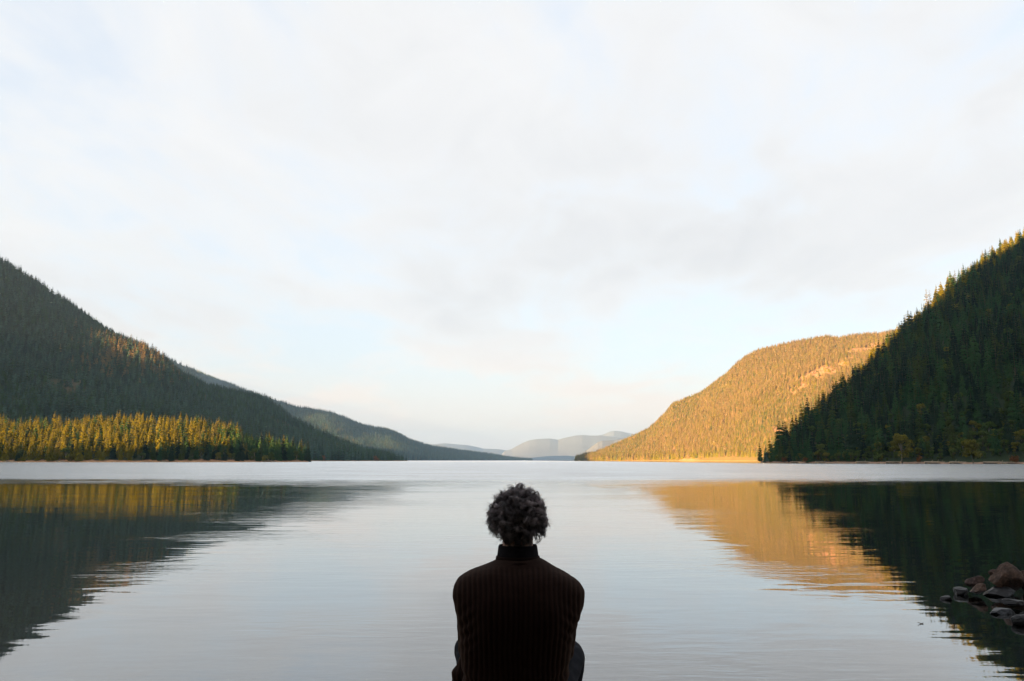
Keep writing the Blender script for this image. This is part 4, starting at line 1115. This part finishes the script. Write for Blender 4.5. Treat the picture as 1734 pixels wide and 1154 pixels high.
while nl < 430:
    d = Vector((rg.gauss(0, 1), rg.gauss(0, 1), rg.gauss(.25, 1))).normalized()
    p = hc + Vector((d.x * HR.x, d.y * HR.y, d.z * HR.z))
    if not hair_ok(p): continue
    nl += 1
    nrm = Vector((d.x / HR.x, d.y / HR.y, d.z / HR.z)).normalized()
    crown = Vector((0.1, -.2, 1.0)).normalized()
    fl = (p - (hc + crown * .11)); fl = fl - nrm * fl.dot(nrm)
    fl = (fl.normalized() if fl.length > 1e-5 else Vector((1, 0, 0))) + Vector((rg.gauss(0, .55), rg.gauss(0, .55), rg.gauss(-.1, .45)))
    fl = (fl - nrm * fl.dot(nrm)).normalized(); bn = nrm.cross(fl)
    top = max(0, d.z)
    Ln = rg.uniform(.032, .062); rc = rg.uniform(.0055, .0135) * (1 if d.z > -.35 else .5); turns = rg.uniform(.8, 1.9) * rg.choice((-1, 1)); ph = rg.uniform(0, 6.28)
    lift = rg.uniform(.006, .024) * (1 if d.z > -.35 else .35)
    if rg.random() < .07: lift *= 1.5; Ln *= 1.1
    gray_toplit = (rg.uniform(.6, 1.0) if rg.random() < .34 else rg.uniform(.03, .28)) * (.35 + .65 * max(0, min(1, d.z * 1.3 + .5)))  # grey locks, toned down towards the nape to paint light from above
    for s in range(rg.randint(16, 24)):
        off = fl * rg.gauss(0, .0026) + bn * rg.gauss(0, .0030); l2 = Ln * rg.uniform(.8, 1.15); p2 = ph + rg.gauss(0, .28); r2 = rc * rg.uniform(.75, 1.25); li = lift * rg.uniform(.8, 1.25)
        pts = []
        for i in range(13):
            q = i / 12
            a = 6.28318 * turns * q + p2
            pts.append(p + off + nrm * (.0 + li * math.sin(1.9 * q)) + fl * l2 * q * (1 - .25 * q) + (nrm * math.cos(a) + bn * math.sin(a)) * r2 * min(1, q * 2.2) + Vector((0, 0, -.012 * q * q * (1 - top))))
        strand(pts, rg.uniform(.00038, .00075), min(1, max(0, gray_toplit + rg.gauss(0, .1))))
for i in range(320):          # loose fly-away hairs
    d = Vector((rg.gauss(0, 1), rg.gauss(0, .8), rg.gauss(.4, .8))).normalized(); p = hc + Vector((d.x * HR.x, d.y * HR.y, d.z * HR.z))
    if not hair_ok(p): continue
    b_ = Vector((rg.gauss(0, 1), rg.gauss(0, 1), rg.gauss(0, 1))).normalized(); Ln = rg.uniform(.03, .048); pts = []
    for j in range(10):
        q = j / 9; pts.append(p + d * Ln * math.sin(q * 1.7) + b_ * .016 * math.sin(q * rg.uniform(2.6, 3.2)) * q)
    strand(pts, .0005, rg.uniform(.2, .7))
hm = mesh_from('hair', SV, SF)
ta = hm.attributes.new('tone', 'FLOAT', 'POINT'); ta.data.foreach_set('value', np.array(ST, np.float32))
m, t = material('greying_hair'); at_ = t.n('ShaderNodeAttribute', dict(attribute_name='tone'))
c = t.mixc(at_.outputs['Fac'], (.018, .011, .010), (.58, .48, .49))
p = t.n('ShaderNodeBsdfPrincipled', Base_Color=c, Roughness=.42); p.inputs['Specular IOR Level'].default_value = .45
t.n('ShaderNodeOutputMaterial', Surface=p); M['hair'] = m
hair = obj('hair', to_root(hm), M['hair'], person); hair['label'] = 'short curly greying dark hair'
capm.polygons.foreach_set('use_smooth', [True] * len(capm.polygons))
m, t = material('dark_hair'); t.n('ShaderNodeOutputMaterial', Surface=t.n('ShaderNodeBsdfPrincipled', Base_Color=(.010, .007, .006), Roughness=.8)); M['hair_dark'] = m
obj('scalp_hair', to_root(capm), M['hair_dark'], hair)

# the stone the person sits on
o = obj('boulder', rock_mesh(77, (.62, .50, .46)), M['rock_dark'], None, (.02, 2.93, .665)); tag(o, 'low boulder used as a seat by the person', 'boulder')

# ------------------------------------------------------------------ air: thin evening haze
bmx = bmesh.new(); bmesh.ops.create_cube(bmx, size=1.0)
x0, x1, y0, y1, z0, z1 = -17000., 17000., -6500., 40000., -33.0, 1340.0
for v in bmx.verts: v.co = Vector((x0 if v.co.x < 0 else x1, y0 if v.co.y < 0 else y1, z0 if v.co.z < 0 else z1))
hz = bpy.data.meshes.new('haze'); bmx.to_mesh(hz); bmx.free()
m = bpy.data.materials.new('evening_haze'); m.use_nodes = True; t = NT(m.node_tree)
pv = t.n('ShaderNodeVolumePrincipled', Color=(.56, .79, 1.0), Density=3.0e-5, Anisotropy=0.7)
t.n('ShaderNodeOutputMaterial', Volume=pv)
haze = obj('haze', hz, m); tag(haze, 'thin pale evening haze over the lake', 'haze', kind='stuff')
